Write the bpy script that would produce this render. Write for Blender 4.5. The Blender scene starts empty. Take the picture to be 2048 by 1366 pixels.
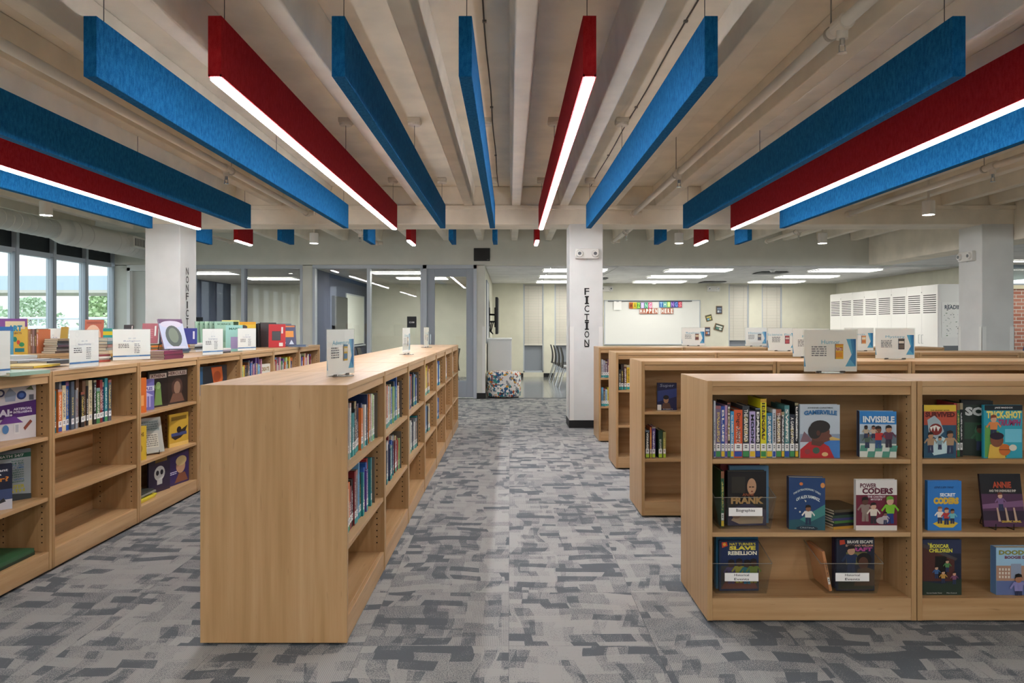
import bpy, math, random
from mathutils import Matrix, Vector

# ------------------------------------------------------------------ camera, world, exposure
SC = bpy.context.scene
F, U0, V0, CH = 1460.0, 1020.0, 652.0, 1.308        # focal length in px, vanishing point, eye height
cam_d = bpy.data.cameras.new('camera'); cam = bpy.data.objects.new('camera', cam_d)
SC.collection.objects.link(cam)
cam.location = (0, 0, CH); cam.rotation_euler = (math.pi / 2, 0, 0)
cam_d.sensor_width = 36; cam_d.lens = 36 * F / 2048
cam_d.shift_x = (1024 - U0) / 2048; cam_d.shift_y = -(683 - V0) / 2048
cam_d.clip_start = 0.05; cam_d.clip_end = 400
SC.camera = cam

W_ = bpy.data.worlds.new('sky'); SC.world = W_; W_.use_nodes = True
bg = W_.node_tree.nodes['Background']
bg.inputs[0].default_value = (0.86, 0.93, 1.0, 1); bg.inputs[1].default_value = 1.35
SC.view_settings.view_transform = 'Standard'; SC.view_settings.look = 'None'
SC.view_settings.gamma = 1; SC.view_settings.use_curve_mapping = False
SC.view_settings.exposure = 0.95
LED = 37.0          # radiance of the baffle light strips
PANEL = 7.0        # radiance of the office ceiling panels
LENS = 70.0         # cylinder downlights

SC.cycles.transparent_max_bounces = 24

# ------------------------------------------------------------------ helpers
COL = SC.collection
def atY(px, py, Y): return Vector(((px - U0) * Y / F, Y, CH - (py - V0) * Y / F))
def atZ(px, py, Z):
    s = (py - V0) / (CH - Z); return Vector(((px - U0) / s, F / s, Z))

def lin(c): return c / 12.92 if c <= 0.04045 else ((c + 0.055) / 1.055) ** 2.4
def hexc(h):
    h = h.lstrip('#'); return tuple(lin(int(h[i:i + 2], 16) / 255) for i in (0, 2, 4)) + (1,)

MC = {}
def mat(h, rough=0.55, metal=0, spec=0.5):
    k = (h, rough, metal, spec)
    if k not in MC:
        m = bpy.data.materials.new('paint_' + h.strip('#')); m.use_nodes = True
        b = m.node_tree.nodes['Principled BSDF']
        b.inputs['Base Color'].default_value = hexc(h); b.inputs['Roughness'].default_value = rough
        b.inputs['Metallic'].default_value = metal; b.inputs['Specular IOR Level'].default_value = spec
        MC[k] = m
    return MC[k]

class NT:
    def __init__(s, name):
        s.m = bpy.data.materials.new(name); s.m.use_nodes = True
        s.t = s.m.node_tree; s.n = s.t.nodes; s.b = s.n['Principled BSDF']; s.out = s.n['Material Output']
    def add(s, typ, **kw):
        n = s.n.new(typ)
        for k, v in kw.items(): setattr(n, k, v)
        return n
    def link(s, a, b): s.t.links.new(a, b)
    def math(s, op, a, b=None, c=None, clamp=False):
        n = s.n.new('ShaderNodeMath'); n.operation = op; n.use_clamp = clamp
        for i, v in enumerate((a, b, c)):
            if v is None: continue
            if isinstance(v, (int, float)): n.inputs[i].default_value = v
            else: s.link(v, n.inputs[i])
        return n.outputs[0]
    def vmath(s, op, a, b=None):
        n = s.n.new('ShaderNodeVectorMath'); n.operation = op
        for i, v in enumerate((a, b)):
            if v is None: continue
            if isinstance(v, (tuple, list)): n.inputs[i].default_value = v
            else: s.link(v, n.inputs[i])
        return n.outputs[0]
    def ramp(s, fac, stops, interp='LINEAR'):
        n = s.n.new('ShaderNodeValToRGB'); r = n.color_ramp; r.interpolation = interp
        while len(r.elements) < len(stops): r.elements.new(0.5)
        for e, (p, c) in zip(r.elements, stops): e.position = p; e.color = hexc(c)
        s.link(fac, n.inputs[0]); return n.outputs[0]
    def mix(s, fac, a, b, typ='MIX'):
        n = s.n.new('ShaderNodeMix'); n.data_type = 'RGBA'; n.blend_type = typ
        for i, v in ((0, fac), (6, a), (7, b)):
            if isinstance(v, (int, float)): n.inputs[i].default_value = v
            elif isinstance(v, str): n.inputs[i].default_value = hexc(v)
            else: s.link(v, n.inputs[i])
        return n.outputs[2]
    def bump(s, h, strength, dist=0.002):
        n = s.n.new('ShaderNodeBump'); n.inputs['Strength'].default_value = strength; n.inputs['Distance'].default_value = dist
        s.link(h, n.inputs['Height']); s.link(n.outputs[0], s.b.inputs['Normal'])

def wood(name, axis, tones=('#a48054', '#b38f63', '#bf9d73')):
    N = NT(name); tc = N.add('ShaderNodeTexCoord'); oi = N.add('ShaderNodeObjectInfo')
    off = N.add('ShaderNodeVectorMath', operation='SCALE'); off.inputs[0].default_value = (7, 13, 5)
    N.link(oi.outputs['Random'], off.inputs['Scale'])
    v = N.vmath('ADD', tc.outputs['Object'], off.outputs[0])
    sc = {'z': (34, 34, 1.6), 'x': (1.6, 34, 34)}[axis]
    g = N.add('ShaderNodeTexNoise'); g.inputs['Scale'].default_value = 1.0; g.inputs['Detail'].default_value = 5
    N.link(N.vmath('MULTIPLY', v, sc), g.inputs['Vector'])
    big = N.add('ShaderNodeTexNoise'); big.inputs['Scale'].default_value = 1.0; big.inputs['Detail'].default_value = 2; big.inputs['Distortion'].default_value = 1.2
    N.link(N.vmath('MULTIPLY', v, tuple(q * 0.14 for q in sc)), big.inputs['Vector'])
    f = N.math('ADD', N.math('MULTIPLY', g.outputs[0], 0.6), N.math('MULTIPLY', big.outputs[0], 0.5))
    c = N.ramp(f, [(0.38, tones[0]), (0.55, tones[1]), (0.72, tones[2])])
    fl = N.add('ShaderNodeTexNoise'); fl.inputs['Scale'].default_value = 1.0; fl.inputs['Detail'].default_value = 1
    N.link(N.vmath('MULTIPLY', v, tuple(q * (3.0 if q > 10 else 6.0) for q in sc)), fl.inputs['Vector'])
    fk = N.math('MULTIPLY', N.math('SUBTRACT', fl.outputs[0], 0.71, clamp=True), 5.0, clamp=True)
    c = N.mix(fk, c, '#7d5a3a')
    N.link(c, N.b.inputs['Base Color']); N.b.inputs['Roughness'].default_value = 0.38
    N.b.inputs['Specular IOR Level'].default_value = 0.4
    N.bump(g.outputs[0], 0.04, 0.001)
    return N.m
WV = wood('maple_upright', 'z'); WH = wood('maple_lengthwise', 'x', ('#a68054', '#b79367', '#c4a177'))

def felt(name, a, b):
    N = NT(name); tc = N.add('ShaderNodeTexCoord')
    n1 = N.add('ShaderNodeTexNoise'); n1.inputs['Scale'].default_value = 55; n1.inputs['Detail'].default_value = 4
    N.link(N.vmath('MULTIPLY', tc.outputs['Object'], (1, 1, .45)), n1.inputs['Vector'])
    n2 = N.add('ShaderNodeTexNoise'); n2.inputs['Scale'].default_value = 260; n2.inputs['Detail'].default_value = 2
    N.link(tc.outputs['Object'], n2.inputs['Vector'])
    f = N.math('ADD', N.math('MULTIPLY', n1.outputs[0], .55), N.math('MULTIPLY', n2.outputs[0], .45))
    N.link(N.ramp(f, [(0.36, a), (0.64, b)]), N.b.inputs['Base Color'])
    N.b.inputs['Roughness'].default_value = 0.95; N.b.inputs['Specular IOR Level'].default_value = 0.1
    N.bump(n2.outputs[0], 0.25, 0.002)
    return N.m
BLUE = felt('blue_felt', '#0a5084', '#2272ac'); RED = felt('red_felt', '#98171d', '#b02a2d')

def painted(name, h, var=0.03, rough=0.7, bump=0.05):
    N = NT(name); tc = N.add('ShaderNodeNewGeometry')
    n = N.add('ShaderNodeTexNoise'); n.inputs['Scale'].default_value = 3; n.inputs['Detail'].default_value = 6
    N.link(tc.outputs['Position'], n.inputs['Vector'])
    dk = '#' + ''.join('%02x' % max(0, int(int(h[i:i + 2], 16) * (1 - var))) for i in (1, 3, 5))
    N.link(N.ramp(n.outputs[0], [(0.35, dk), (0.6, h)]), N.b.inputs['Base Color'])
    N.b.inputs['Roughness'].default_value = rough; N.b.inputs['Specular IOR Level'].default_value = 0.25
    f = N.add('ShaderNodeTexNoise'); f.inputs['Scale'].default_value = 140; N.link(tc.outputs['Position'], f.inputs['Vector'])
    N.bump(f.outputs[0], bump, 0.002)
    return N.m
CONC = painted('painted_concrete', '#f3ead9', 0.05, 0.8, 0.15)
WALL = painted('wall_paint', '#dcdcd2'); COLM = painted('column_paint', '#dbdcd9')
NAVY = painted('navy_wall_paint', '#474e62', 0.04); TILE = painted('ceiling_tile_board', '#e6e6e4', 0.05, 0.9, 0.4)
CREAM = painted('cream_wall_paint', '#d9d7c6')

def emit(name, h, st):
    m = bpy.data.materials.new(name); m.use_nodes = True; b = m.node_tree.nodes['Principled BSDF']
    b.inputs['Base Color'].default_value = (0.8, 0.8, 0.8, 1)
    b.inputs['Emission Color'].default_value = hexc(h); b.inputs['Emission Strength'].default_value = st
    return m
LEDM = emit('led_lens', '#fdfcff', LED); PANM = emit('panel_lens', '#fdfaf2', PANEL); ROOMM = emit('meeting_room_lens', '#fdfaf2', PANEL * 3.0); CYLM = emit('downlight_lens', '#fff6ea', LENS)

def glass(name, tint='#f4f8f8', refl=1.0):
    N = NT(name); N.n.remove(N.b)
    tr = N.add('ShaderNodeBsdfTransparent'); tr.inputs[0].default_value = hexc(tint)
    gl = N.add('ShaderNodeBsdfGlossy'); gl.inputs['Roughness'].default_value = 0.01
    lw = N.add('ShaderNodeLayerWeight'); lw.inputs['Blend'].default_value = 0.5
    sch = N.math('ADD', 0.035, N.math('MULTIPLY', N.math('POWER', lw.outputs['Facing'], 5.0), 0.9))
    mx = N.add('ShaderNodeMixShader'); N.link(N.math('MULTIPLY', sch, refl), mx.inputs[0])
    N.link(tr.outputs[0], mx.inputs[1]); N.link(gl.outputs[0], mx.inputs[2]); N.link(mx.outputs[0], N.out.inputs[0])
    return N.m
GLASS = glass('clear_glass'); GLASSG = glass('meeting_room_glass', '#eef0f1', 1.2); ACRY = glass('clear_acrylic', '#fbfcfb', 0.9)
ALU = mat('#b7bec6', 0.4, 0.1); ALUD = mat('#9ca4ad', 0.45, 0.1); BLACK = mat('#0c0c0d', 0.5); WHITE = mat('#e9e9e6', 0.45)
CHROME = mat('#c8ccd0', 0.2, 1); PAPER = mat('#f3f2ee', 0.8); PAGES = mat('#d9cfb8', 0.85); INK = mat('#222428', 0.7)

class MB:
    def __init__(s): s.v = []; s.f = []; s.mi = []; s.mats = []
    def slot(s, m):
        if m not in s.mats: s.mats.append(m)
        return s.mats.index(m)
    def poly(s, pts, m):
        i = len(s.v); s.v += [tuple(p) for p in pts]; s.f.append(tuple(range(i, i + len(pts)))); s.mi.append(s.slot(m)); return s
    def mesh(s, vs, fs, m):
        i = len(s.v); s.v += [tuple(p) for p in vs]; k = s.slot(m)
        for f in fs: s.f.append(tuple(i + q for q in f)); s.mi.append(k)
        return s
    def hexa(s, a, b, m):        # bottom ring of four points a, top ring b
        return s.mesh(list(a) + list(b), [(3, 2, 1, 0), (4, 5, 6, 7), (0, 1, 5, 4), (1, 2, 6, 5), (2, 3, 7, 6), (3, 0, 4, 7)], m)
    def box(s, x0, x1, y0, y1, z0, z1, m):
        return s.hexa([(x0, y0, z0), (x1, y0, z0), (x1, y1, z0), (x0, y1, z0)], [(x0, y0, z1), (x1, y0, z1), (x1, y1, z1), (x0, y1, z1)], m)
    def cyl(s, p0, p1, r0, m, r1=None, n=12, caps=True):
        r1 = r0 if r1 is None else r1; p0 = Vector(p0); p1 = Vector(p1); d = (p1 - p0).normalized()
        a = d.orthogonal().normalized(); b = d.cross(a); vs = []
        for p, r in ((p0, r0), (p1, r1)):
            for i in range(n):
                t = 2 * math.pi * i / n; vs.append(p + (a * math.cos(t) + b * math.sin(t)) * r)
        fs = [(i, (i + 1) % n, n + (i + 1) % n, n + i) for i in range(n)]
        if caps: fs += [tuple(reversed(range(n))), tuple(range(n, 2 * n))]
        return s.mesh(vs, fs, m)
    def tube(s, pts, r, m, n=8):
        for a, b in zip(pts[:-1], pts[1:]): s.cyl(a, b, r, m, n=n)
        return s
    def lathe(s, prof, m, c=(0, 0, 0), n=24):
        vs = []; fs = []
        for r, z in prof:
            for i in range(n):
                t = 2 * math.pi * i / n; vs.append((c[0] + r * math.cos(t), c[1] + r * math.sin(t), c[2] + z))
        for k in range(len(prof) - 1):
            for i in range(n): fs.append((k * n + i, k * n + (i + 1) % n, (k + 1) * n + (i + 1) % n, (k + 1) * n + i))
        fs += [tuple(reversed(range(n))), tuple(range((len(prof) - 1) * n, len(prof) * n))]
        return s.mesh(vs, fs, m)
    def data(s, name, smooth=False):
        d = bpy.data.meshes.new(name); d.from_pydata(s.v, [], s.f)
        for m in s.mats: d.materials.append(m)
        d.polygons.foreach_set('material_index', s.mi)
        if smooth: d.polygons.foreach_set('use_smooth', [True] * len(s.f))
        d.update(); return d
    def build(s, name, parent=None, bevel=0, smooth=False):
        return obj(name, s.data(name, smooth), parent, bevel)

def obj(name, data, parent=None, bevel=0):
    o = bpy.data.objects.new(name, data); COL.objects.link(o)
    if parent: o.parent = parent
    if bevel:
        b = o.modifiers.new('bevel', 'BEVEL'); b.width = bevel; b.segments = 2; b.limit_method = 'ANGLE'
    return o
def tag(o, label=None, cat=None, group=None, kind=None):
    if label: o['label'] = label
    if cat: o['category'] = cat
    if group: o['group'] = group
    if kind: o['kind'] = kind
    return o
def empty(name, loc=(0, 0, 0), rz=0, label=None, cat=None, group=None, kind=None):
    o = bpy.data.objects.new(name, None); COL.objects.link(o); o.empty_display_size = 0.1
    o.location = loc; o.rotation_euler = (0, 0, rz)
    return tag(o, label, cat, group, kind)
def put(o, M): o.matrix_world = M; return o
def B(x0, x1, y0, y1, z0, z1, m): return MB().box(x0, x1, y0, y1, z0, z1, m)
def struct(name, mb, parent=None, bevel=0, label=None, cat=None, smooth=False):
    o = mb.build(name, parent, bevel, smooth)
    if not parent: o['kind'] = 'structure'
    return tag(o, label, cat)
ORD = ['first', 'second', 'third', 'fourth', 'fifth', 'sixth', 'seventh', 'eighth', 'ninth', 'tenth', 'eleventh', 'twelfth', 'thirteenth',
       'fourteenth', 'fifteenth', 'sixteenth', 'seventeenth', 'eighteenth', 'nineteenth', 'twentieth'] + \
      ['twenty-' + q for q in ('first', 'second', 'third', 'fourth', 'fifth', 'sixth', 'seventh', 'eighth', 'ninth')] + \
      ['thirtieth'] + ['thirty-' + q for q in ('first', 'second', 'third', 'fourth', 'fifth', 'sixth', 'seventh', 'eighth', 'ninth')]

# flat lettering
TX = {}
def text_geo(t, bold=0.0):
    k = (t, bold)
    if k not in TX:
        c = bpy.data.curves.new('lettering', 'FONT'); c.body = t; c.resolution_u = 2; c.offset = bold; c.dimensions = '2D'; c.fill_mode = 'BOTH'
        o = bpy.data.objects.new('lettering', c)
        me = o.to_mesh()
        vs = [(v.co.x, v.co.y) for v in me.vertices]; fs = [tuple(p.vertices) for p in me.polygons]
        o.to_mesh_clear(); bpy.data.objects.remove(o); bpy.data.curves.remove(c)
        x0 = min(v[0] for v in vs); x1 = max(v[0] for v in vs); y0 = min(v[1] for v in vs); y1 = max(v[1] for v in vs)
        TX[k] = ([((x - x0) / (x1 - x0), (y - y0) / max(1e-6, y1 - y0)) for x, y in vs], fs)
    return TX[k]

class Print:
    """flat print on a cover: u to the right, v up, both 0..1 of a w x h sheet facing -y with its lower left corner at (x0, z0)"""
    def __init__(s, w, h, x0=None, z0=0.0, y=0.0, step=0.00025):
        s.w = w; s.h = h; s.x0 = -w / 2 if x0 is None else x0; s.z0 = z0; s.y = y; s.step = step; s.mb = MB(); s.k = 1
    def p(s, u, v): return (s.x0 + u * s.w, s.y - s.step * s.k, s.z0 + v * s.h)
    def poly(s, pts, c):
        a = sum(pts[i][0] * pts[(i + 1) % len(pts)][1] - pts[(i + 1) % len(pts)][0] * pts[i][1] for i in range(len(pts)))
        if a < 0: pts = pts[::-1]
        s.mb.poly([s.p(*q) for q in pts], mat(c, 0.45)); s.k += 1; return s
    def rect(s, u0, v0, u1, v1, c): return s.poly([(u0, v0), (u1, v0), (u1, v1), (u0, v1)], c)
    def ell(s, u, v, ru, rv, c, n=20):
        return s.poly([(u + ru * math.cos(6.28318 * i / n), v + rv * math.sin(6.28318 * i / n)) for i in range(n)], c)
    def text(s, t, u0, v0, u1, v1, c, bold=0.0, arc=0.0, rot=0, slant=0.0):
        vs, fs = text_geo(t, bold); out = []
        for a, b in vs:
            if rot: a, b = b, 1 - a      # read from top to bottom
            out.append(s.p(u0 + (u1 - u0) * a + slant * b * (u1 - u0), v0 + (v1 - v0) * b + arc * (1 - (2 * a - 1) ** 2)))
        s.mb.mesh(out, fs, mat(c, 0.45)); s.k += 1; return s
    def lines(s, u0, v0, u1, v1, n, c, seed=0):
        r = random.Random(seed); hh = (v1 - v0) / n
        for i in range(n):
            a = u0
            while a < u1 - 0.02:
                b = min(u1, a + r.uniform(.03, .09)); s.rect(a, v0 + hh * (i + .25), b, v0 + hh * (i + .72), c); s.k -= 1; a = b + .015
            if r.random() < .3: pass
        s.k += 1; return s
    def kid(s, u, v, sc, shirt, skin='#7a4a35', hair='#1d1512', legs='#2b3350', asp=None):
        a = s.h / s.w if asp is None else asp; x = lambda q: u + q * sc * a; y = lambda q: v + q * sc
        s.poly([(x(-.16), y(0)), (x(-.02), y(0)), (x(.0), y(.4)), (x(.02), y(0)), (x(.16), y(0)), (x(.14), y(.48)), (x(-.14), y(.48))], legs)
        s.poly([(x(-.17), y(.42)), (x(.17), y(.42)), (x(.2), y(.7)), (x(.34), y(.5)), (x(.38), y(.58)), (x(.2), y(.8)), (x(-.2), y(.8)), (x(-.38), y(.56)), (x(-.32), y(.5)), (x(-.19), y(.68))], shirt)
        s.ell(x(0), y(.94), .15 * sc * a, .17 * sc, skin, 14)
        s.poly([(x(-.16), y(.93)), (x(-.1), y(1.0)), (x(.12), y(1.02)), (x(.16), y(.95)), (x(.13), y(1.12)), (x(0), y(1.17)), (x(-.14), y(1.12))], hair)
        return s
    def build(s, name, parent): return s.mb.build(name, parent)
# ------------------------------------------------------------------ the setting
XL, XG, XR, YB, YBK, YF = -7.15, 6.47, 12.0, 13.17, -3.6, 18.7    # window wall, girder, far right, meeting-room wall, wall behind, far wall
SLAB, RIBZ = 3.10, 2.85

def carpet():
    N = NT('patterned_carpet'); g = N.add('ShaderNodeNewGeometry')
    T = 0.597
    q = N.vmath('SUBTRACT', g.outputs['Position'], (-0.005, 2.985, 0))
    cell = N.vmath('FLOOR', N.vmath('MULTIPLY', q, (1 / T, 1 / T, 0)))
    wn = N.add('ShaderNodeTexWhiteNoise', noise_dimensions='3D'); N.link(cell, wn.inputs['Vector'])
    rnd = N.vmath('MULTIPLY', wn.outputs['Color'], (19, 23, 0))
    flat = N.vmath('MULTIPLY', g.outputs['Position'], (1, 1, 0))
    co = N.vmath('ADD', flat, rnd)
    ds = N.add('ShaderNodeTexNoise'); ds.inputs['Scale'].default_value = 3.2; ds.inputs['Detail'].default_value = 0
    N.link(co, ds.inputs['Vector'])
    warp = N.vmath('MULTIPLY', N.vmath('SUBTRACT', ds.outputs['Color'], (.5, .5, .5)), (.16, .10, 0))
    cw = N.vmath('ADD', co, warp)
    def cells(vec, w, h, swap, off):
        b = N.add('ShaderNodeTexBrick'); b.inputs['Color1'].default_value = (0, 0, 0, 1); b.inputs['Color2'].default_value = (1, 1, 1, 1)
        b.inputs['Scale'].default_value = 1; b.inputs['Mortar Size'].default_value = 0; b.inputs['Brick Width'].default_value = w; b.inputs['Row Height'].default_value = h; b.offset = .37; b.squash = 1.5; b.squash_frequency = 3
        s_ = N.add('ShaderNodeSeparateXYZ'); N.link(N.vmath('ADD', vec, off), s_.inputs[0]); c_ = N.add('ShaderNodeCombineXYZ')
        N.link(s_.outputs[1 if swap else 0], c_.inputs[0]); N.link(s_.outputs[0 if swap else 1], c_.inputs[1]); N.link(c_.outputs[0], b.inputs['Vector'])
        return b.outputs['Color']
    va = cells(co, .17, .082, True, (.3, .1, 0)); vb = cells(cw, .115, .07, False, (1.3, 2.1, 0)); vc = cells(cw, .15, .058, True, (5.1, 3.7, 0))
    sp = N.add('ShaderNodeTexNoise'); sp.inputs['Scale'].default_value = 210; sp.inputs['Detail'].default_value = 2; N.link(flat, sp.inputs['Vector'])
    fz = N.add('ShaderNodeTexNoise'); fz.inputs['Scale'].default_value = 11; N.link(co, fz.inputs['Vector'])
    # yarn mix of each patch: share of dark tufts, drawn by the speckle
    share = N.add('ShaderNodeValToRGB'); share.color_ramp.interpolation = 'CONSTANT'; els = share.color_ramp.elements
    for p_, s_ in ((0, .52), (.24, .36), (.46, .16), (.80, .42)):
        e_ = els[0] if p_ == 0 else (els[1] if p_ == .24 else els.new(p_)); e_.position = p_; e_.color = (s_, s_, s_, 1)
    N.link(va, share.inputs[0])
    m1 = N.math('LESS_THAN', vb, 0.17); m2 = N.math('LESS_THAN', vc, 0.22); m3 = N.math('GREATER_THAN', vb, 0.72)
    sh = N.math('SUBTRACT', share.outputs[0], N.math('MULTIPLY', m3, .35))
    sh = N.math('ADD', sh, N.math('MULTIPLY', m2, N.math('MULTIPLY', fz.outputs[0], .75)))
    sh = N.math('ADD', sh, N.math('MULTIPLY', m1, N.math('ADD', .35, N.math('MULTIPLY', fz.outputs[0], .6))))
    sh = N.math('ADD', sh, N.math('MULTIPLY', N.math('SUBTRACT', fz.outputs[0], .5), .5))
    tuft = N.math('MULTIPLY', N.math('ADD', N.math('SUBTRACT', N.math('ADD', .30, N.math('MULTIPLY', sh, .40)), sp.outputs[0]), .11), 4.5, clamp=True)
    c = N.mix(tuft, '#a5a5a2', '#60666b')
    sx = N.add('ShaderNodeSeparateXYZ'); N.link(g.outputs['Position'], sx.inputs[0])
    wr = N.add('ShaderNodeSeparateColor'); N.link(wn.outputs['Color'], wr.inputs[0])
    stp = N.math('MULTIPLY', N.math('GREATER_THAN', wr.outputs[1], .55), N.math('GREATER_THAN', N.math('SINE', N.math('MULTIPLY', sx.outputs[0], 2 * math.pi / .0075)), .1))
    c = N.mix(N.math('MULTIPLY', stp, .34), c, '#5a5d63')
    st2 = N.math('MULTIPLY', N.math('LESS_THAN', wr.outputs[1], .55), N.math('GREATER_THAN', N.math('SINE', N.math('MULTIPLY', sx.outputs[1], 2 * math.pi / .012)), .3))
    c = N.mix(N.math('MULTIPLY', st2, .10), c, '#5a5d63')
    N.link(c, N.b.inputs['Base Color']); N.b.inputs['Roughness'].default_value = .9; N.b.inputs['Specular IOR Level'].default_value = .25
    N.bump(sp.outputs[0], .35, .003)
    return N.m
CARPET = carpet()
def vinyl():
    N = NT('polished_vinyl_tile'); g = N.add('ShaderNodeNewGeometry')
    n = N.add('ShaderNodeTexNoise'); n.inputs['Scale'].default_value = 60; n.inputs['Detail'].default_value = 5; N.link(g.outputs['Position'], n.inputs['Vector'])
    N.link(N.ramp(n.outputs[0], [(.35, '#6f7276'), (.65, '#85888a')]), N.b.inputs['Base Color'])
    N.b.inputs['Roughness'].default_value = .14; return N.m
VINYL = vinyl()

floor = struct('floor', B(XL, XR, YBK, YF, -.06, -.007, mat('#5b5e63', .9)))
T = 0.597
tiles = []
for i in range(-12, 20):
    for j in range(-8, 17):
        x0 = -0.005 + i * T; y0 = 2.985 + j * T
        if x0 < XL or x0 + T > XG + .1 or y0 < YBK or y0 + T > YB + .3: continue
        cx, cy = x0 + T / 2, y0 + T / 2
        px = U0 + cx * F / max(cy, .5); py = V0 + CH * F / max(cy, .5)
        inview = cy > 1.9 and -150 < px < 2200
        hid = (-1.27 < x0 and x0 + T < -.66) or (cy > 3 and (cx < -2.44 and cx > -4.6)) or (cx > 1.45 and cy > 3.3 and cy < 9)
        tiles.append((0 if inview and not hid else 1, cy, x0, y0))
tiles.sort()
td = B(.0006, T - .0006, .0006, T - .0006, -.007, 0, CARPET).data('carpet_tile')
rest = MB()
for k, (h, cy, x0, y0) in enumerate(tiles):
    if k < 300 and h == 0:
        o = obj('carpet_tile', td, floor); o.location = (x0, y0, 0)
    else: rest.box(x0 + .0006, x0 + T - .0006, y0 + .0006, y0 + T - .0006, -.007, 0, CARPET)
tag(rest.build('carpet_tiles_beyond', floor), kind='stuff')
o = B(XG + .1, XR, YBK, YB, -.007, 0, CARPET).build('carpet_strip', floor)
o = B(XL, -.5, YB + .1, YF, -.007, 0, CARPET).build('meeting_room_carpet', floor)
# polished vinyl of the far room
for i in range(15):
    for j in range(9):
        x0 = -.45 + i * .6; y0 = YB + .13 + j * .6
        if i < 7: o = B(x0 + .0008, x0 + .5992, y0 + .0008, y0 + .5992, -.007, 0, VINYL).build('vinyl_tile', floor)
B(3.751, 8.35, YB + .13, YF, -.007, 0, VINYL).build('vinyl_sheet', floor)

# ceiling: slab with concrete ribs
ceiling = struct('ceiling', B(XL, XG + .1, YBK, YB + .1, SLAB, SLAB + .12, CONC))
def rib(x, y0, y1):
    a, b = .055, .085
    m = MB().hexa([(x - a, y0, RIBZ), (x + a, y0, RIBZ), (x + a, y1, RIBZ), (x - a, y1, RIBZ)],
                  [(x - b, y0, SLAB), (x + b, y0, SLAB), (x + b, y1, SLAB), (x - b, y1, SLAB)], CONC)
    return m.build('ceiling_rib', ceiling, .008)
BY0, BY1, BZ = 9.36, 9.845, 2.61
RX = [.08 + .612 * n for n in range(-11, 11)]
for x in RX:
    if x < -7.0 or x > 6.4: continue
    if x > -4.75:
        rib(x, 2.75, BY0); rib(x, BY1, YB)
    else: rib(x, 2.75, 11.6)
    rib(x, YBK, 2.25)
trim_1 = struct('trim_1', MB().box(-4.68, XG, BY0, BY1, BZ, SLAB, CONC), None, .01, 'cream concrete cross beam over the two lettered columns', 'beam')
B(-4.68, XG, BY0 - .035, BY0, 2.80, 2.852, CONC).build('beam_ledge', trim_1, .006)
struct('trim_2', B(XL, XG, 2.25, 2.75, BZ, SLAB, CONC), None, .01, 'cream concrete cross beam overhead in front of the baffles', 'beam')
struct('trim_3', B(XG, XG + .43, YBK, YB, 2.41, SLAB, CONC), None, .01, 'deep concrete girder running back past the rightmost column', 'beam')
struct('trim_4', B(XL, -4.68, 11.6, YB, 2.99, SLAB, CONC), None, .005, 'shallow flat ceiling drop above the duct by the windows', 'ceiling drop')
# lowered suspended ceilings
susp = struct('ceiling_1', B(-.45, XR, YB + .13, YF, 2.40, 2.5, TILE), None, 0, 'white suspended tile ceiling of the far room', 'ceiling')
for i in range(8):
    for j in range(9):
        x0 = -.45 + i * 1.21; y0 = YB + .14 + j * .605
        if x0 + 1.2 > 8.6 or y0 + .6 > YF: continue
        B(x0 + .008, x0 + 1.202, y0 + .008, y0 + .597, 2.382, 2.40, TILE).build('ceiling_tile', susp)
struct('ceiling_2', B(XG + .43, XR, YBK, YB + .13, 2.42, 2.5, TILE), None, 0, 'suspended ceiling right of the girder', 'ceiling')
cr = struct('ceiling_3', B(XL, -.5, YB + .13, YF, 2.38, 2.5, painted('grey_ceiling_board', '#b9b5ae', .05)), None, 0, 'greyish ceiling inside the glazed meeting rooms', 'ceiling')

# columns with letters and corner guards
def column(x0, x1, label):
    c = struct('column', B(x0, x1, BY0, BY1, 0, BZ + .01, COLM), None, .008, label, 'column')
    B(x0 - .006, x1 + .006, BY0 - .006, BY1 + .006, 0, .10, BLACK).build('column_base', c)
    g = mat('#e3e3de', .3)
    for sx, x in ((-1, x0), (1, x1)):
        for sy, y in ((-1, BY0), (1, BY1)):
            MB().box(x - .004 if sx < 0 else x - .055, x + .055 if sx < 0 else x + .004, y - (.004 if sy < 0 else 0), y + (.004 if sy > 0 else 0), .1, 1.30, g) \
                .box(x - (.004 if sx < 0 else 0), x + (.004 if sx > 0 else 0), y - (.004 if sy < 0 else .055), y + (.055 if sy < 0 else .004), .1, 1.30, g).build('corner_guard', c)
    return c
colN = column(-4.68, -4.23, 'square cream column carrying the word NONFICTION'); colF = column(.763, 1.192, 'square cream column carrying the word FICTION'); colR = column(6.05, 6.46, 'plain square column at the right, lit bluish white')
def letters(word, col, pos, rz, hgt, pitch, wid, serif=True):
    for i, ch in enumerate(word):
        vs, fs = text_geo(ch, 0.012); wd = wid * (.45 if ch == 'I' else 1)
        m = MB(); m.mesh([((a - .5) * wd, -.003, (b - .5) * hgt) for a, b in vs], fs, BLACK)
        if serif and ch in 'ITN':
            for zz in ((-.5, .5) if ch == 'I' else (-.5,)):
                m.box(-wid * .42, wid * .42, -.003, 0, zz * hgt - .008, zz * hgt + .008, BLACK)
        o = m.build('letter', col); o.location = (pos[0], pos[1], pos[2] - i * pitch); o.rotation_euler = (0, 0, rz)
        tag(o, 'black letter %s painted down the column' % ch)
letters('FICTION', colF, (.985, BY0 - .001, 1.308 + 69 / 156), 0, .088, .110, .062)
letters('NONFICTION', colN, (-4.229, 9.56, 1.308 + 109 / 152), math.pi / 2, .092, .110, .08, False)
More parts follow.
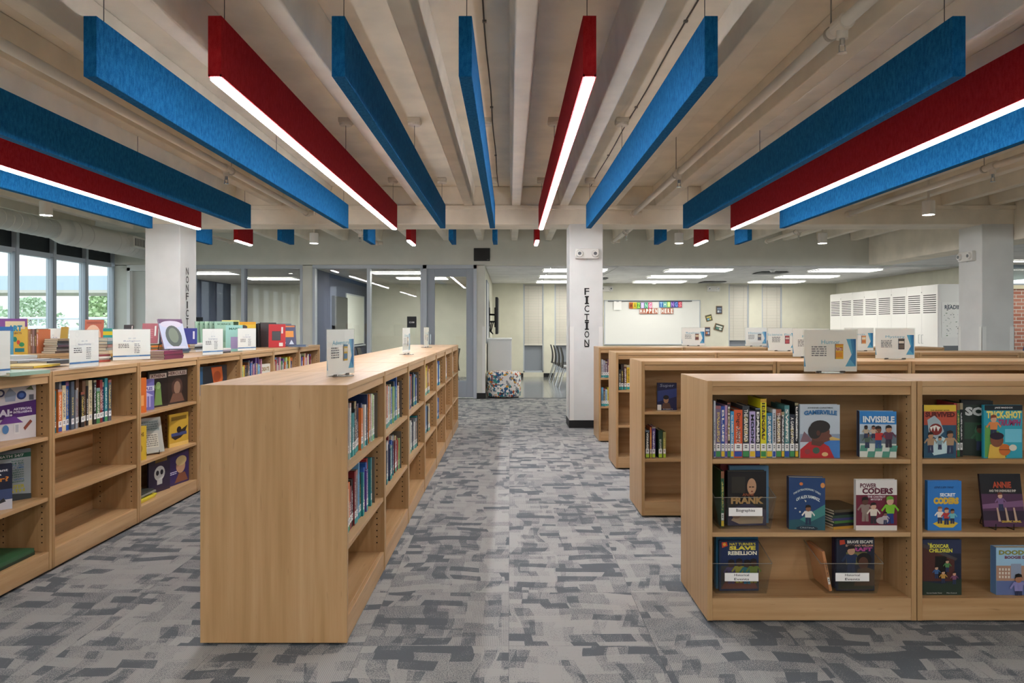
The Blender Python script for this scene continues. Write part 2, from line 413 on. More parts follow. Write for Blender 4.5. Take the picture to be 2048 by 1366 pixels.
def exit_light(loc, rz, label, sc=1.0):
    e = empty('emergency_light', loc, rz, label, 'emergency light', 'twin-head emergency lights')
    mw = mat('#dcdad4', .4)
    B(-.15 * sc, .15 * sc, -.06 * sc, 0, -.065 * sc, .065 * sc, mw).build('housing', e, .012)
    for sx in (-1, 1):
        h = MB().cyl((sx * .1 * sc, -.06 * sc, 0), (sx * .1 * sc, -.085 * sc, 0), .048 * sc, mw, .04 * sc, n=20).build('lamp_head', e)
        MB().cyl((sx * .1 * sc, -.085 * sc, 0), (sx * .1 * sc, -.09 * sc, 0), .022 * sc, mat('#8a8d92', .2, .6), n=14).build('reflector', h)
    MB().cyl((0, -.03, -.065 * sc), (0, -.03, -.075 * sc), .006, mat('#c0c0c0', .3), n=8).build('test_button', e)
exit_light((.985, BY0, 1.308 + 144 / 156), 0, 'white twin-head emergency light on the FICTION column')
exit_light((6.05, 9.62, 1.308 + 139 / 152), -math.pi / 2, 'white twin-head emergency light on the rightmost column side')

# window wall
wl = struct('wall_left', MB().box(XL - .15, XL, YBK, YB + 5.5, 0, .55, WALL).box(XL - .15, XL, YB + .06, YF, .55, SLAB, NAVY))
WY = [13.19 - .87 * k for k in range(19)]
win = struct('window_1', MB().box(XL - .1, XL - .04, WY[-1], 13.1, .55, .62, ALU).box(XL - .1, XL - .0, WY[-1], 13.1, 2.36, 2.44, ALU).box(XL - .1, XL, WY[-1], 13.1, 3.04, SLAB, ALU),
             None, 0, 'long grey aluminium window wall with dark clerestory panels', 'window')
dk = glass('dark_clerestory_glass', '#10151c', .7)
for k, y in enumerate(WY):
    B(XL - .11, XL + .02, y - .03, y + .03, .55, SLAB, ALU).build('mullion', win)
    if k < 7: B(XL + .0, XL + .035, y - .09, y - .055, .6, 2.38, ALUD).build('shade_track', win)
    if k:
        B(XL - .07, XL - .06, y + .03, WY[k - 1] - .03, .62, 2.36, GLASS).build('pane', win)
        B(XL - .07, XL - .055, y + .03, WY[k - 1] - .03, 2.44, 3.04, mat('#20262e', .35)).build('clerestory_panel', win)

# meeting-room wall
bw = MB()
segs = [(-7.15, -6.86, 0, 2.41), (-5.95, -5.75, 0, 2.41), (-3.74, -3.56, 0, 2.41), (-.62, -.45, 0, 2.41), (-7.15, 6.9, 2.40, SLAB)]
for x0, x1, z0, z1 in segs: bw.box(x0, x1, YB, YB + .13, z0, z1, WALL)
bw.box(-5.75, -3.74, YB, YB + .13, 0, .28, WALL); bw.box(-3.56, -1.57, YB, YB + .13, 0, .28, WALL)
back = struct('wall_back', bw, None, 0, 'pale wall above the meeting-room glazing and the far opening', 'wall')
struct('baseboard_back', MB().box(-7.15, -6.86, YB - .012, YB, 0, .1, BLACK).box(-5.95, -1.57, YB - .012, YB, 0, .1, BLACK).box(-.62, -.44, YB - .012, YB + .14, 0, .1, BLACK))
B(-.5, -.444, YB - .006, YB, .1, 1.3, mat('#e3e3de', .3)).build('corner_guard', back)
for x0, x1, mx, name, lab in ((-5.75, -3.74, -4.815, 'window_2', 'left meeting-room glazing with one grey mullion'), (-3.56, -1.57, -2.55, 'window_3', 'meeting-room glazing left of the grey glazed door')):
    w = struct(name, MB().box(x0, x0 + .045, YB - .02, YB + .14, .28, 2.36, ALU).box(x1 - .045, x1, YB - .02, YB + .14, .28, 2.36, ALU)
               .box(x0, x1, YB - .02, YB + .14, 2.345, 2.41, ALU).box(x0, x1, YB - .02, YB + .14, .25, .32, ALU), None, .003, lab, 'window')
    B(mx - .03, mx + .03, YB - .02, YB + .14, .32, 2.345, ALU).build('mullion', w, .003)
    for a, b in ((x0 + .045, mx - .03), (mx + .03, x1 - .045)): B(a, b, YB + .06, YB + .068, .32, 2.345, GLASSG).build('pane', w)
d = struct('door_1', MB().box(-1.57, -1.50, YB - .025, YB + .14, 0, 2.41, ALU).box(-.66, -.60, YB - .025, YB + .14, 0, 2.41, ALU).box(-1.57, -.60, YB - .025, YB + .14, 2.34, 2.41, ALU), None, .003,
           'grey framed glass door of the meeting room', 'door')
lf = MB().box(-1.50, -1.36, YB + .02, YB + .065, .02, 2.34, ALUD).box(-.79, -.66, YB + .02, YB + .065, .02, 2.34, ALUD).box(-1.36, -.79, YB + .02, YB + .065, 2.2, 2.34, ALUD).box(-1.36, -.79, YB + .02, YB + .065, .02, .32, ALUD).build('door_leaf', d, .003)
B(-1.36, -.79, YB + .04, YB + .046, .32, 2.2, GLASSG).build('door_pane', lf)
MB().cyl((-1.43, YB - .03, .98), (-1.43, YB - .03, 1.16), .012, CHROME).cyl((-1.43, YB - .03, 1.0), (-1.43, YB + .03, 1.0), .01, CHROME).cyl((-1.43, YB - .03, 1.14), (-1.43, YB + .03, 1.14), .01, CHROME).build('door_handle', lf)
d = struct('door_2', MB().box(-6.9, -6.84, YB - .03, YB + .14, 0, 2.36, WHITE).box(-5.97, -5.91, YB - .03, YB + .14, 0, 2.36, WHITE).box(-6.9, -5.91, YB - .03, YB + .14, 2.30, 2.41, WHITE), None, .003,
           'pale door with a dark slim window beside the windows', 'door')
lf = MB().box(-6.84, -5.97, YB + .06, YB + .1, .01, 2.30, mat('#d3d4cc', .5)).build('door_leaf', d)
B(-6.34, -6.1, YB + .05, YB + .06, .5, 2.1, mat('#36424f', .15)).build('vision_panel', lf)
MB().cyl((-6.72, YB + .03, 1.0), (-6.6, YB + .03, 1.0), .012, CHROME).build('door_handle', lf)
# rooms behind the glazing
struct('wall_1', B(-3.80, -3.65, YB + .13, YF, 0, 2.4, NAVY), None, 0, 'slate blue partition between the meeting rooms', 'wall')
struct('wall_2', MB().box(-.62, -.45, YB + .13, YF, 0, 2.42, CREAM), None, 0, 'cream wall beside the black screen in the far room', 'wall')
FW = MB(); WX = [(.34, .86), (1.14, 1.66), (5.60, 6.12), (6.45, 6.97)]; xs = [-7.15] + [q for a in WX for q in a] + [8.5]
for k in range(0, len(xs), 2): FW.box(xs[k], xs[k + 1], YF, YF + .15, 0, 2.5, CREAM)
for a, b in WX: FW.box(a, b, YF, YF + .15, 2.38, 2.5, CREAM).box(a, b, YF, YF + .15, 0, .12, CREAM)
far = struct('wall_far', FW, None, 0, 'cream far wall with narrow blind-covered windows', 'wall')
struct('baseboard_far', MB().box(-.45, .34, YF - .012, YF, 0, .1, BLACK).box(.86, 1.14, YF - .012, YF, 0, .1, BLACK).box(1.66, 5.6, YF - .012, YF, 0, .1, BLACK).box(6.97, 8.35, YF - .012, YF, 0, .1, BLACK))
for k, (a, b) in enumerate(WX):
    lab = ['narrow window beside the patterned stool, blind half down', 'narrow window behind the row of black chairs', 'narrow window right of the tilted pictures', 'narrow window nearest the white lockers'][k]
    w = struct('window_%d' % (4 + k), MB().box(a, a + .03, YF + .02, YF + .1, .12, 2.38, ALU).box(b - .03, b, YF + .02, YF + .1, .12, 2.38, ALU).box(a, b, YF + .02, YF + .1, .12, .16, ALU), None, 0, lab, 'window')
    B(a + .03, b - .03, YF + .09, YF + .1, .16, 2.38, mat('#8b9199', .3)).build('pane', w)
    zb = .82 if k < 2 else .95
    m = MB(); z = zb + .02
    while z < 2.34: m.box(a + .035, b - .035, YF + .015, YF + .04, z, z + .004, mat('#e2ded4', .5)); m.box(a + .035, b - .035, YF + .03, YF + .034, z + .004, z + .026, mat('#e7e3da', .5)); z += .03
    tag(m.build('blind_slats', w), kind='stuff')
    B(a + .03, b - .03, YF + .0, YF + .05, 2.33, 2.38, mat('#b9b7b0', .5)).build('blind_headrail', w)
    B(a + .03, b - .03, YF + .01, YF + .045, zb - .01, zb + .02, mat('#d8d5cc', .5)).build('blind_bottom_rail', w)
    for q in (.25, .75): B(a + (b - a) * q - .002, a + (b - a) * q + .002, YF + .008, YF + .012, zb, 2.34, mat('#bdb9ae', .6)).build('blind_cord', w)
# right side
struct('wall_right', B(8.35, 8.5, YB + .13, YF, 0, 2.42, CREAM), None, 0, 'cream wall above the white lockers', 'wall')
def brick():
    N = NT('red_brick'); tc = N.add('ShaderNodeTexCoord'); b = N.add('ShaderNodeTexBrick')
    b.inputs['Color1'].default_value = hexc('#a86a58'); b.inputs['Color2'].default_value = hexc('#bd8471'); b.inputs['Mortar'].default_value = hexc('#cbbfb4')
    b.inputs['Scale'].default_value = 1; b.inputs['Brick Width'].default_value = .2; b.inputs['Row Height'].default_value = .067; b.inputs['Mortar Size'].default_value = .008
    sw = N.add('ShaderNodeSeparateXYZ'); N.link(tc.outputs['Object'], sw.inputs[0]); cb = N.add('ShaderNodeCombineXYZ'); N.link(sw.outputs[0], cb.inputs[0]); N.link(sw.outputs[2], cb.inputs[1])
    N.link(cb.outputs[0], b.inputs['Vector']); N.link(b.outputs[0], N.b.inputs['Base Color']); N.b.inputs['Roughness'].default_value = .9; return N.m
struct('wall_1_right', MB().box(8.5, XR, YB + .1, YB + .25, 0, 1.98, brick()).box(8.5, XR, YB + .06, YB + .25, 1.98, 2.05, mat('#e3d9b8')), None, 0, 'red brick wall beyond the rightmost column', 'wall')
w = struct('window_8', MB().box(8.5, XR, YB + .1, YB + .2, 2.05, 2.08, ALUD).box(8.5, XR, YB + .1, YB + .2, 2.36, 2.42, ALUD), None, 0, 'clerestory strip window above the red brick', 'window')
B(8.5, XR, YB + .14, YB + .15, 2.08, 2.36, GLASS).build('pane', w)
wr = struct('wall_east', MB().box(XR, XR + .15, YBK, YB + .3, 0, .3, WALL).box(XR, XR + .15, YBK, YB + .3, 2.36, 2.5, WALL).box(XR, XR + .15, 11, YB + .3, .3, 2.36, WALL), None, 0, 'wall outside the view on the right with a window band', 'wall')
B(XR + .05, XR + .06, YBK, 11, .3, 2.36, GLASS).build('pane', wr)
# wall behind the viewer
struct('wall_south', B(XL, XR, YBK - .15, YBK, 0, SLAB, WALL), None, 0, 'plain pale wall behind the viewer', 'wall')

# ------------------------------------------------------------------ outside
struct('ground', B(-90, 40, -40, 110, -.3, -.2, painted('outdoor_ground', '#a9ad9d', .2)), None, 0, 'pale ground outside the windows', 'ground')
can = empty('walkway_canopy', (-24, 31, -.2), 0, 'pale blue walkway canopy fascia seen through the windows', 'canopy')
fz = 2.9 + .2
B(-18, 13, -.4, .4, 3.02, 3.62, mat('#c4d3e2', .6)).build('fascia', can)
B(-18, 13, -.4, 3.0, 2.9, 3.02, mat('#cfcabf', .6)).build('soffit', can)
for x in (-16, -8, .5, 8): MB().cyl((x, 1.5, 0), (x, 1.5, 3.0), .09, mat('#d2d6d8', .5)).build('post', can)
def tree(loc, h, r, seed, label, leaf):
    R = random.Random(seed); t = empty('tree', loc, 0, label, 'tree', 'trees outside the windows')
    MB().cyl((0, 0, 0), (0, 0, h * .6), .18, mat('#5f5142', .9), .08).build('trunk', t)
    m = MB(); LM = [mat(c, .8) for c in leaf]
    for _ in range(1500):
        z = R.random() ** .8; rr = r * (1 - .75 * abs(z - .3)) * math.sqrt(R.random()) * (1 if z < .6 else 1.2 - z * .6); a = R.uniform(0, 6.283)
        c = Vector((rr * math.cos(a), rr * math.sin(a), h * (.18 + .82 * z))); s = R.uniform(.10, .24) * (h / 5)
        d1 = Vector((R.uniform(-1, 1), R.uniform(-1, 1), R.uniform(-1, 1))).normalized() * s; d2 = d1.orthogonal().normalized() * s * .8
        m.poly([c + d1, c + d2, c - d1, c - d2], LM[R.randrange(len(LM))])
    m.build('foliage', t)
G1 = ['#a9c48c', '#bdd2a2', '#9bb880', '#cfe0b2']; G2 = ['#b9cdae', '#aac3a0', '#c8d8bf']
tree((-34.5, 62, -.2), 5.4, 1.7, 1, 'light green tree seen through the rightmost window pane', G1)
for k, (x, y, h, r, lab) in enumerate(((-46, 70, 4.2, 3.4, 'rounded bush behind the fence, second pane from the right column'), (-52.5, 72, 4.6, 3.6, 'tall hedge tree left of the light post'), (-41, 75, 3.6, 3.2, 'low hazy bush beneath the canopy post'), (-37.8, 70, 3.2, 2.6, 'low bush beside the light green tree'), (-32, 68, 3.8, 2.4, 'bright bush right of the light green tree'))):
    tree((x, y, -.2), h, r, 10 + k, lab, G2 if k != 4 else G1)
fe = empty('chain_link_fence', (-14, 26, -.2), 0, 'white railed chain-link fence beyond the windows', 'fence')
fm = mat('#e6eaec', .5)
MB().cyl((-10, 0, 1.78), (3, 0, 1.78), .05, fm).build('top_rail', fe); MB().cyl((-10, 0, .1), (3, 0, .1), .03, fm).build('bottom_rail', fe)
for k in range(8): MB().cyl((-10 + k * 1.8, 0, 0), (-10 + k * 1.8, 0, 1.8), .03, fm).build('post', fe)
m = MB()
for k in range(150):
    x = -10 + k * .085
    for sg in (-1, 1):
        xa = x; xb = x + sg * 1.6
        m.poly([(xa - .006, 0, .1), (xa + .006, 0, .1), (xb + .006, 0, 1.7), (xb - .006, 0, 1.7)], fm)
tag(m.build('wire_mesh', fe), kind='stuff')
bn = empty('slatted_bench', (-12.6, 21, -.2), 0, 'white slatted bench outside the third window pane', 'bench')
for k in range(6): B(-.75, .75, -.02 + k * .01, .01 + k * .01, .75 + k * .13, .82 + k * .13, fm).build('slat', bn)
for x in (-.7, .7): B(x - .04, x + .04, -.03, .08, 0, 1.5, fm).build('post', bn)
for k in range(3): B(-.75, .75, -.5 + k * .16, -.38 + k * .16, .55, .59, fm).build('seat_slat', bn)
# parked car, side view
cr_ = empty('parked_car', (-16.4, 24, -.2), 0, 'pale blue parked car beyond the fence', 'car'); cp = mat('#b9cbe0', .25)
pr = [(-2.1, .35), (-2.15, .8), (-1.9, .98), (-1.1, 1.05), (-.55, 1.5), (.9, 1.52), (1.6, 1.05), (2.1, .95), (2.15, .4)]
m = MB(); nn = len(pr); m.mesh([(x, -.85, z) for x, z in pr] + [(x, .85, z) for x, z in pr], [tuple(range(nn))[::-1], tuple(range(nn, 2 * nn))] + [(i, (i + 1) % nn, nn + (i + 1) % nn, nn + i) for i in range(nn)], cp); m.build('body', cr_, .05)
MB().poly([(-.95, -.86, 1.08), (1.4, -.86, 1.08), (.85, -.86, 1.44), (-.5, -.86, 1.44)], mat('#39424d', .1)).build('side_windows', cr_)
for x in (-1.35, 1.35): MB().cyl((x, -.9, .33), (x, -.6, .33), .33, BLACK, n=20).build('wheel', cr_)
# ------------------------------------------------------------------ ceiling fittings
BZ0, BZ1, BWD = 2.508, 2.80, .064
BN = [('blue', -4.43), ('red', -3.83), ('blue', -3.22), ('blue', -2.02), ('red', -1.42), ('blue', -.826), ('blue', -.215), ('red', .383), ('blue', .968), ('blue', 2.16), ('red', 2.746), ('blue', 3.35)]
def baffle(color, x, y0, y1, label, near=True):
    b = empty('ceiling_baffle', (x, y0, BZ0), 0, label, 'baffle', 'hanging felt baffles'); L = y1 - y0; h = BZ1 - BZ0; w = BWD / 2
    if color == 'blue': B(-w, w, 0, L, 0, h, BLUE).build('felt_panel', b, .003)
    else:
        MB().box(-w, w, 0, L, .012, h, RED).box(-w, -w + .009, 0, L, 0, .012, RED).box(w - .009, w, 0, L, 0, .012, RED).box(-w, w, 0, .006, 0, .012, RED).box(-w, w, L - .006, L, 0, .012, RED).build('felt_panel', b)
        B(-w + .009, w - .009, .006, L - .006, -.016, .011, LEDM).build('light_lens', b)
    ys = [.12, L * .512, L - .12] if L > 2 else [.1, L - .1]
    for y in ys:
        MB().cyl((0, y, h), (0, y, SLAB - BZ0 - .05), .0022, mat('#4a4a48', .5), n=6).build('suspension_cable', b)
        c = MB().lathe([(.0, 0), (.052, 0), (.056, .012), (.056, .02)], mat('#dcd4c8', .6), (0, y, SLAB - BZ0 - .06), 18).build('canopy', b)
        B(-.055, .055, y - .055, y + .055, SLAB - BZ0 - .04, SLAB - BZ0, mat('#d5ccbe', .7)).build('junction_box', c, .004)
nb = 0; nr = 0
for k, (c, x) in enumerate(BN):
    if c == 'blue': nb += 1; nm = 'long royal blue felt baffle, %s blue from the left' % ORD[nb - 1]
    else: nr += 1; nm = 'long dark red felt baffle with glowing strip, %s red from the left' % ORD[nr - 1]
    baffle(c, x, 3.51, 8.985, nm)
    nm2 = ('short blue felt baffle behind the cross beam, %s blue from the left' % ORD[nb - 1]) if c == 'blue' else ('short red lit baffle behind the cross beam, %s red from left' % ORD[nr - 1])
    baffle(c, x, 10.2, 10.79, nm2)
for k, x in enumerate((-3.83, -1.42, .383, 2.746)): baffle('red', x, -3.2, .9, 'unseen red baffle added as fill light behind the viewer, %s from the left' % ORD[k])  # unseen lit baffles, added only as frontal fill for the shelf fronts
# sprinkler pipes
PIPE = mat('#e2d9cb', .5)
def pipe(x, z, y0, y1, heads, label, hook=True):
    p = empty('sprinkler_pipe', (x, y0, z), 0, label, 'pipe', 'white sprinkler pipes')
    MB().cyl((0, 0, 0), (0, y1 - y0, 0), .03, PIPE, n=16).build('pipe_run', p, smooth=True)
    for y in heads:
        f = MB().cyl((0, y - y0 - .05, 0), (0, y - y0 + .05, 0), .04, PIPE, n=16).cyl((0, y - y0, 0), (0, y - y0, -.07), .026, PIPE, n=14).build('tee_fitting', p)
        MB().cyl((0, y - y0, -.07), (0, y - y0, -.10), .013, CHROME, n=10).cyl((-.014, y - y0, -.10), (-.014, y - y0, -.135), .003, CHROME, n=6).cyl((.014, y - y0, -.10), (.014, y - y0, -.135), .003, CHROME, n=6) \
            .cyl((0, y - y0, -.135), (0, y - y0, -.138), .022, CHROME, n=12).build('sprinkler_head', p)
        h = MB().cyl((0, y - y0 + .12, .03), (0, y - y0 + .12, SLAB - z), .004, mat('#9a948a', .5), n=6).cyl((0, y - y0 + .11, 0), (0, y - y0 + .13, 0), .036, mat('#b8b0a4', .5), n=14).build('pipe_hanger', p)
    e = y1 - y0
    MB().cyl((0, e - .02, 0), (0, e + .06, 0), .042, PIPE, n=14).cyl((.03, e + .02, 0), (.1, e + .02, 0), .03, PIPE, n=12).build('end_coupling', p)
pipe(-2.58, 2.74, 3.05, 9.24, [6.64], 'long white sprinkler pipe left of the central baffles')
pipe(1.57, 2.735, 3.05, 9.24, [3.45, 6.78], 'long white sprinkler pipe right of the FICTION column line')
pipe(4.3, 2.73, 3.05, 9.24, [6.5], 'long white sprinkler pipe at the far right')
pipe(-2.3, 2.74, 9.9, 12.6, [11.2], 'short sprinkler pipe behind the beam on the left')
pipe(1.75, 2.74, 9.9, 12.3, [11.0], 'short sprinkler pipe behind the beam beside FICTION')
pipe(4.35, 2.74, 9.9, 12.3, [11.0], 'short sprinkler pipe behind the beam at right')
pipe(-4.75, 2.74, 9.9, 12.4, [11.3], 'short sprinkler pipe behind the NONFICTION column')
for x, lab in ((-1.36, 'thin dark cable clipped to the slab above the left red baffle'), (-.15, 'thin dark cable clipped to the slab above the central blue baffle'), (1.03, 'thin dark cable clipped to the slab right of the central red baffle')):
    c = empty('ceiling_cable', (x, 3.02, SLAB - .008), 0, lab, 'cable')
    pts = [(0.004 * math.sin(i * 1.3), i * .42, 0) for i in range(16)]
    MB().tube(pts, .005, mat('#4c4640', .7), 6).build('cable_run', c)
    for i in (3, 7, 11): B(-.012, .012, i * .42 - .01, i * .42 + .01, -.004, .008, mat('#7d766c', .6)).build('clip', c)
def downlight(p, zb, label):
    d = empty('cylinder_downlight', (p[0], p[1], zb), 0, label, 'downlight', 'white cylinder downlights')
    MB().lathe([(.062, .006), (.065, 0), (.068, 0), (.068, .16), (.06, .165)], mat('#e8e4de', .5), n=24).build('housing', d, smooth=False)
    MB().cyl((0, 0, .004), (0, 0, .008), .06, CYLM, n=24).build('lens', d)
    MB().cyl((0, 0, .16), (0, 0, SLAB - zb), .012, mat('#dcd4c8', .6), n=10).build('stem', d)
for px, py, Y, lab in ((92, 431, 8.5, 'white cylinder downlight beside the round duct'), (1857, 430, 8.5, 'white cylinder downlight near the rightmost column'), (628, 487, 11.5, 'white cylinder downlight above the meeting-room glazing'), (1358, 487, 11.5, 'white cylinder downlight left of the short right red baffle'), (1645, 487, 11.5, 'white cylinder downlight in the back bay at right')):
    p = atY(px, py, Y); downlight(p, p.z, lab)
# round duct
DW = mat('#d7d6cf', .4)
du = empty('spiral_duct', (-6.3, 4.0, 2.64), 0, 'white round spiral air duct running above the windows', 'duct')
MB().cyl((0, 0, 0), (0, 6.05, 0), .13, DW, n=32).build('narrow_section', du, smooth=True)
MB().cyl((0, 6.05, 0), (0, 6.3, 0), .13, DW, .18, n=32).build('reducer', du, smooth=True)
MB().cyl((0, 6.3, 0), (0, 9.1, 0), .18, DW, n=32).build('wide_section', du, smooth=True)
m = MB()
for k in range(60):
    y = .1 + k * .15
    r = .13 if y < 6 else .18
    if 6.0 < y < 6.35: continue
    m.lathe([(r + .0005, -.004), (r + .003, 0), (r + .0005, .004)], DW, n=32); n0 = 3 * 32
    for i in range(len(m.v) - n0, len(m.v)): x_, y_, z_ = m.v[i]; m.v[i] = (x_, y + z_ + .05 * x_ / r, y_)
tag(m.build('spiral_seams', du), kind='stuff')
for y in (6.45, 6.75, 7.5): MB().cyl((0, y - .01, 0), (0, y + .01, 0), .184, mat('#c9c8c2', .5), n=32, caps=False).build('duct_collar', du)
g = MB().box(.08, .24, 7.75, 8.35, -.06, .12, DW).build('supply_grille', du, .006)
B(.24, .244, 7.8, 8.3, -.03, .09, mat('#5a5c5e', .6)).build('grille_core', g)
for k in range(12): B(.244, .25, 7.82 + k * .04, 7.832 + k * .04, -.03, .09, mat('#c9c8c2', .5)).build('grille_vane', g)
# ceiling panels of the far room and the meeting rooms
def panel(x, y, wx, wy, z, label, lens=PANM):
    p = empty('light_panel', (x, y, z), 0, label, 'light panel', 'recessed ceiling light panels')
    MB().box(-wx / 2 - .015, wx / 2 + .015, -wy / 2 - .015, -wy / 2, -.018, .0, WHITE).box(-wx / 2 - .015, wx / 2 + .015, wy / 2, wy / 2 + .015, -.018, 0, WHITE) \
        .box(-wx / 2 - .015, -wx / 2, -wy / 2, wy / 2, -.018, 0, WHITE).box(wx / 2, wx / 2 + .015, -wy / 2, wy / 2, -.018, 0, WHITE).build('frame', p)
    B(-wx / 2, wx / 2, -wy / 2, wy / 2, -.012, -.002, lens).build('diffuser', p)
rows = ['front', 'middle', 'rear']
for i, x in enumerate((1.24, 3.6, 6.42)):
    for j, y in enumerate((14.0, 15.8, 17.6)):
        panel(x, y, 1.19, .56, 2.378, '%s-row light panel in the %s far-room ceiling' % (rows[j], ['left', 'middle', 'right'][i]))
panel(9.3, 10.4, 2.0, .2, 2.418, 'slim light strip right of the girder, nearer one'); panel(9.6, 12.4, 2.4, .2, 2.418, 'slim light strip right of the girder, by the brick wall')
panel(9.4, 6.2, 2.0, .2, 2.418, 'slim light strip right of the girder, outside the view')
for (x, y, lab) in ((-6.1, 14.7, 'left light panel inside the left meeting room'), (-5.35, 16.4, 'right light panel inside the left meeting room'), (-2.2, 14.6, 'nearer light panel inside the right meeting room'), (-1.95, 16.3, 'farther light panel inside the right meeting room')):
    panel(x, y, 1.1, .56, 2.378, lab, ROOMM)
for x, y, lab in ((5.2, 14.6, 'dark square air vent between the nearer far-room lights'), (4.9, 17.7, 'dark square air vent above the far windows'), (1.9, 16.4, 'small dark air vent beside FICTION')):
    v = empty('ceiling_vent', (x, y, 2.38), 0, lab, 'air vent', 'far-room ceiling vents')
    for q in range(4):
        s = .28 - .06 * q
        MB().hexa([(-s, -s, -.02 + .004 * q), (s, -s, -.02 + .004 * q), (s, s, -.02 + .004 * q), (-s, s, -.02 + .004 * q)], [(-s + .03, -s + .03, 0), (s - .03, -s + .03, 0), (s - .03, s - .03, 0), (-s + .03, s - .03, 0)], mat('#5f6264' if q % 2 == 0 else '#b8b8b6', .6)).build('vent_ring', v)
for x, y, lab in ((3.55, 18.0, 'small white smoke detector over the banner wall'), (5.0, 13.9, 'small sprinkler rose in the far-room ceiling')):
    s = empty('smoke_detector', (x, y, 2.38), 0, lab, 'smoke detector')
    MB().lathe([(.06, 0), (.06, -.02), (.035, -.045), (.0, -.05)][::-1], WHITE, n=18).build('body', s); MB().cyl((0, 0, -.045), (0, 0, -.055), .012, BLACK, n=8).build('sensor', s)

# ------------------------------------------------------------------ far room
wbd = empty('whiteboard', (0, YF, 0), 0, 'large whiteboard on the far wall behind the banner', 'whiteboard')
B(2.43, 4.85, -.02, -.004, .85, 1.95, mat('#e4e4df', .3)).build('writing_surface', wbd)
MB().box(2.41, 2.43, -.03, 0, .85, 1.97, ALU).box(4.85, 4.87, -.03, 0, .85, 1.97, ALU).box(2.41, 4.87, -.03, 0, 1.95, 1.97, ALU).box(2.41, 4.87, -.05, 0, .83, .85, ALU).build('frame', wbd)
MB().cyl((2.5, -.04, 1.945), (4.65, -.04, 1.945), .012, mat('#55585c', .4), n=8).build('map_rail', wbd)
bn = empty('letter_banner', (0, YF - .05, 0), 0, 'colourful paper letters reading AMAZING THINGS HAPPEN HERE', 'banner')
def card(ch, px, py, wpx, hpx, colr, ink):
    s = F / (YF - .05); x = (px - U0) / s; z = CH - (py - V0) / s; w = wpx / s; h = hpx / s
    c = B(-w / 2, w / 2, -.002, 0, -h / 2, h / 2, mat(colr, .7)).build('letter_card', bn); c.location = (x, 0, z)
    p = Print(w, h, z0=-h / 2, y=-.002); p.text(ch, .14, .1, .86, .9, ink, .04); p.build('letter_print', c)
for i, (ch, c, k) in enumerate(zip('MAZING', ['#d2722a', '#d8c02c', '#4e9a3b', '#7d5aa6', '#2f8f6a', '#d84f86'], ['#8a3d10', '#8a7a10', '#a8d860', '#d8c8f0', '#a0e0c0', '#f7c0d8'])):
    card(ch, 1258 + 4.2 + i * 7.6, 611, 7.6, 12.5, c, k)
for i, (ch, c, k) in enumerate(zip('THINGS', ['#3f74b5', '#3b9a9c', '#5fae45', '#5b3f9a', '#3a5aa8', '#cc3a55'], ['#a8d0f0', '#d0f0e0', '#d8f098', '#b890e0', '#80a8e8', '#f098a0'])):
    card(ch, 1322.5 + i * 7.5, 609, 7.4, 11.5, c, k)
for i, ch in enumerate('HAPPEN HERE'):
    if ch != ' ': card(ch, 1282 + i * 6.15, 622, 6.2, 11, '#a5522f', '#f6efe6')
nt = empty('paper_note', (2.75, YF - .056, 1.84), 0, 'blank white paper hung left of the banner', 'paper')
B(-.1, .1, -.003, 0, -.12, .1, PAPER).build('sheet', nt); B(-.03, .03, -.006, -.003, .08, .1, CHROME).build('clip', nt)
exit_light((2.47, YF, 2.26), 0, 'emergency light on the far wall beside the FICTION column', 1.1)
exit_light((5.2, YF, 2.26), 0, 'emergency light above the tilted pictures on the far wall', 1.1)
for px, py, w, h, a, lab, cs in ((1438.5, 620, .155, .21, 0, 'upright little picture, topmost of the four', ('#3a4450', '#7d8aa0', '#c8d0d0')), (1418, 636, .165, .165, .25, 'small square picture tilted anticlockwise', ('#4a5a44', '#d0c070', '#7ab0d0')),
                             (1438, 655, .235, .175, -.28, 'small landscape picture tilted clockwise', ('#3f4f44', '#d8dcd0', '#5a8a7a')), (1415, 663, .14, .23, 0, 'narrow picture half hidden by a sign', ('#30405a', '#b0b8c8', '#c87a4a'))):
    q = atY(px, py, YF - .02); f = empty('framed_picture', (q.x, YF - .002, q.z), 0, lab, 'picture', 'little pictures on the far wall'); f.rotation_euler = (0, -a, 0)
    MB().box(-w / 2, w / 2, -.018, 0, -h / 2, h / 2, mat('#8a6a4c', .6)).build('frame', f, .004)
    p = Print(w * .86, h * .86, z0=-h * .43, y=-.019); p.rect(0, 0, 1, 1, cs[0]); p.rect(.1, .55, .9, .8, cs[1]); p.rect(.15, .15, .5, .45, cs[2]); p.ell(.7, .3, .18, .16, cs[1]); p.build('picture_print', f)
# lockers
lk = [(17.72, 16.58), (16.58, 15.44), (15.44, 14.30), (14.30, 13.16 + .1)]
for k, (ya, yb) in enumerate(lk):
    c = empty('storage_cabinet', (8.33, (ya + yb) / 2, 0), 0, 'tall white louvred cabinet, %s from the far wall' % ORD[k], 'cabinet', 'white louvred cabinets'); h = (ya - yb) / 2
    LW = mat('#eceae6', .35)
    B(-.54, 0, -h + .001, h - .001, .02, 2.07, LW).build('body', c, .003)
    for s in (-1, 1):
        y0, y1 = (0.002, h - .003) if s > 0 else (-h + .003, -.002)
        dd = B(-.56, -.541, y0, y1, .06, 2.06, LW).build('door', c, .002)
        for q in range(9): B(-.5605, -.556, y0 + .05, y1 - .05, 1.55 + q * .04, 1.566 + q * .04, mat('#33302e', .8)).build('louver_slot', dd)
        MB().tube([(-.56, s * .05, .98), (-.59, s * .05, .98), (-.59, s * .05, 1.14), (-.56, s * .05, 1.14)], .005, CHROME, 6).build('handle', dd)
    B(-.562, -.556, -.008, .008, 1.93, 1.95, mat('#555', .4) if False else mat('#555555', .4)).build('lock', c)
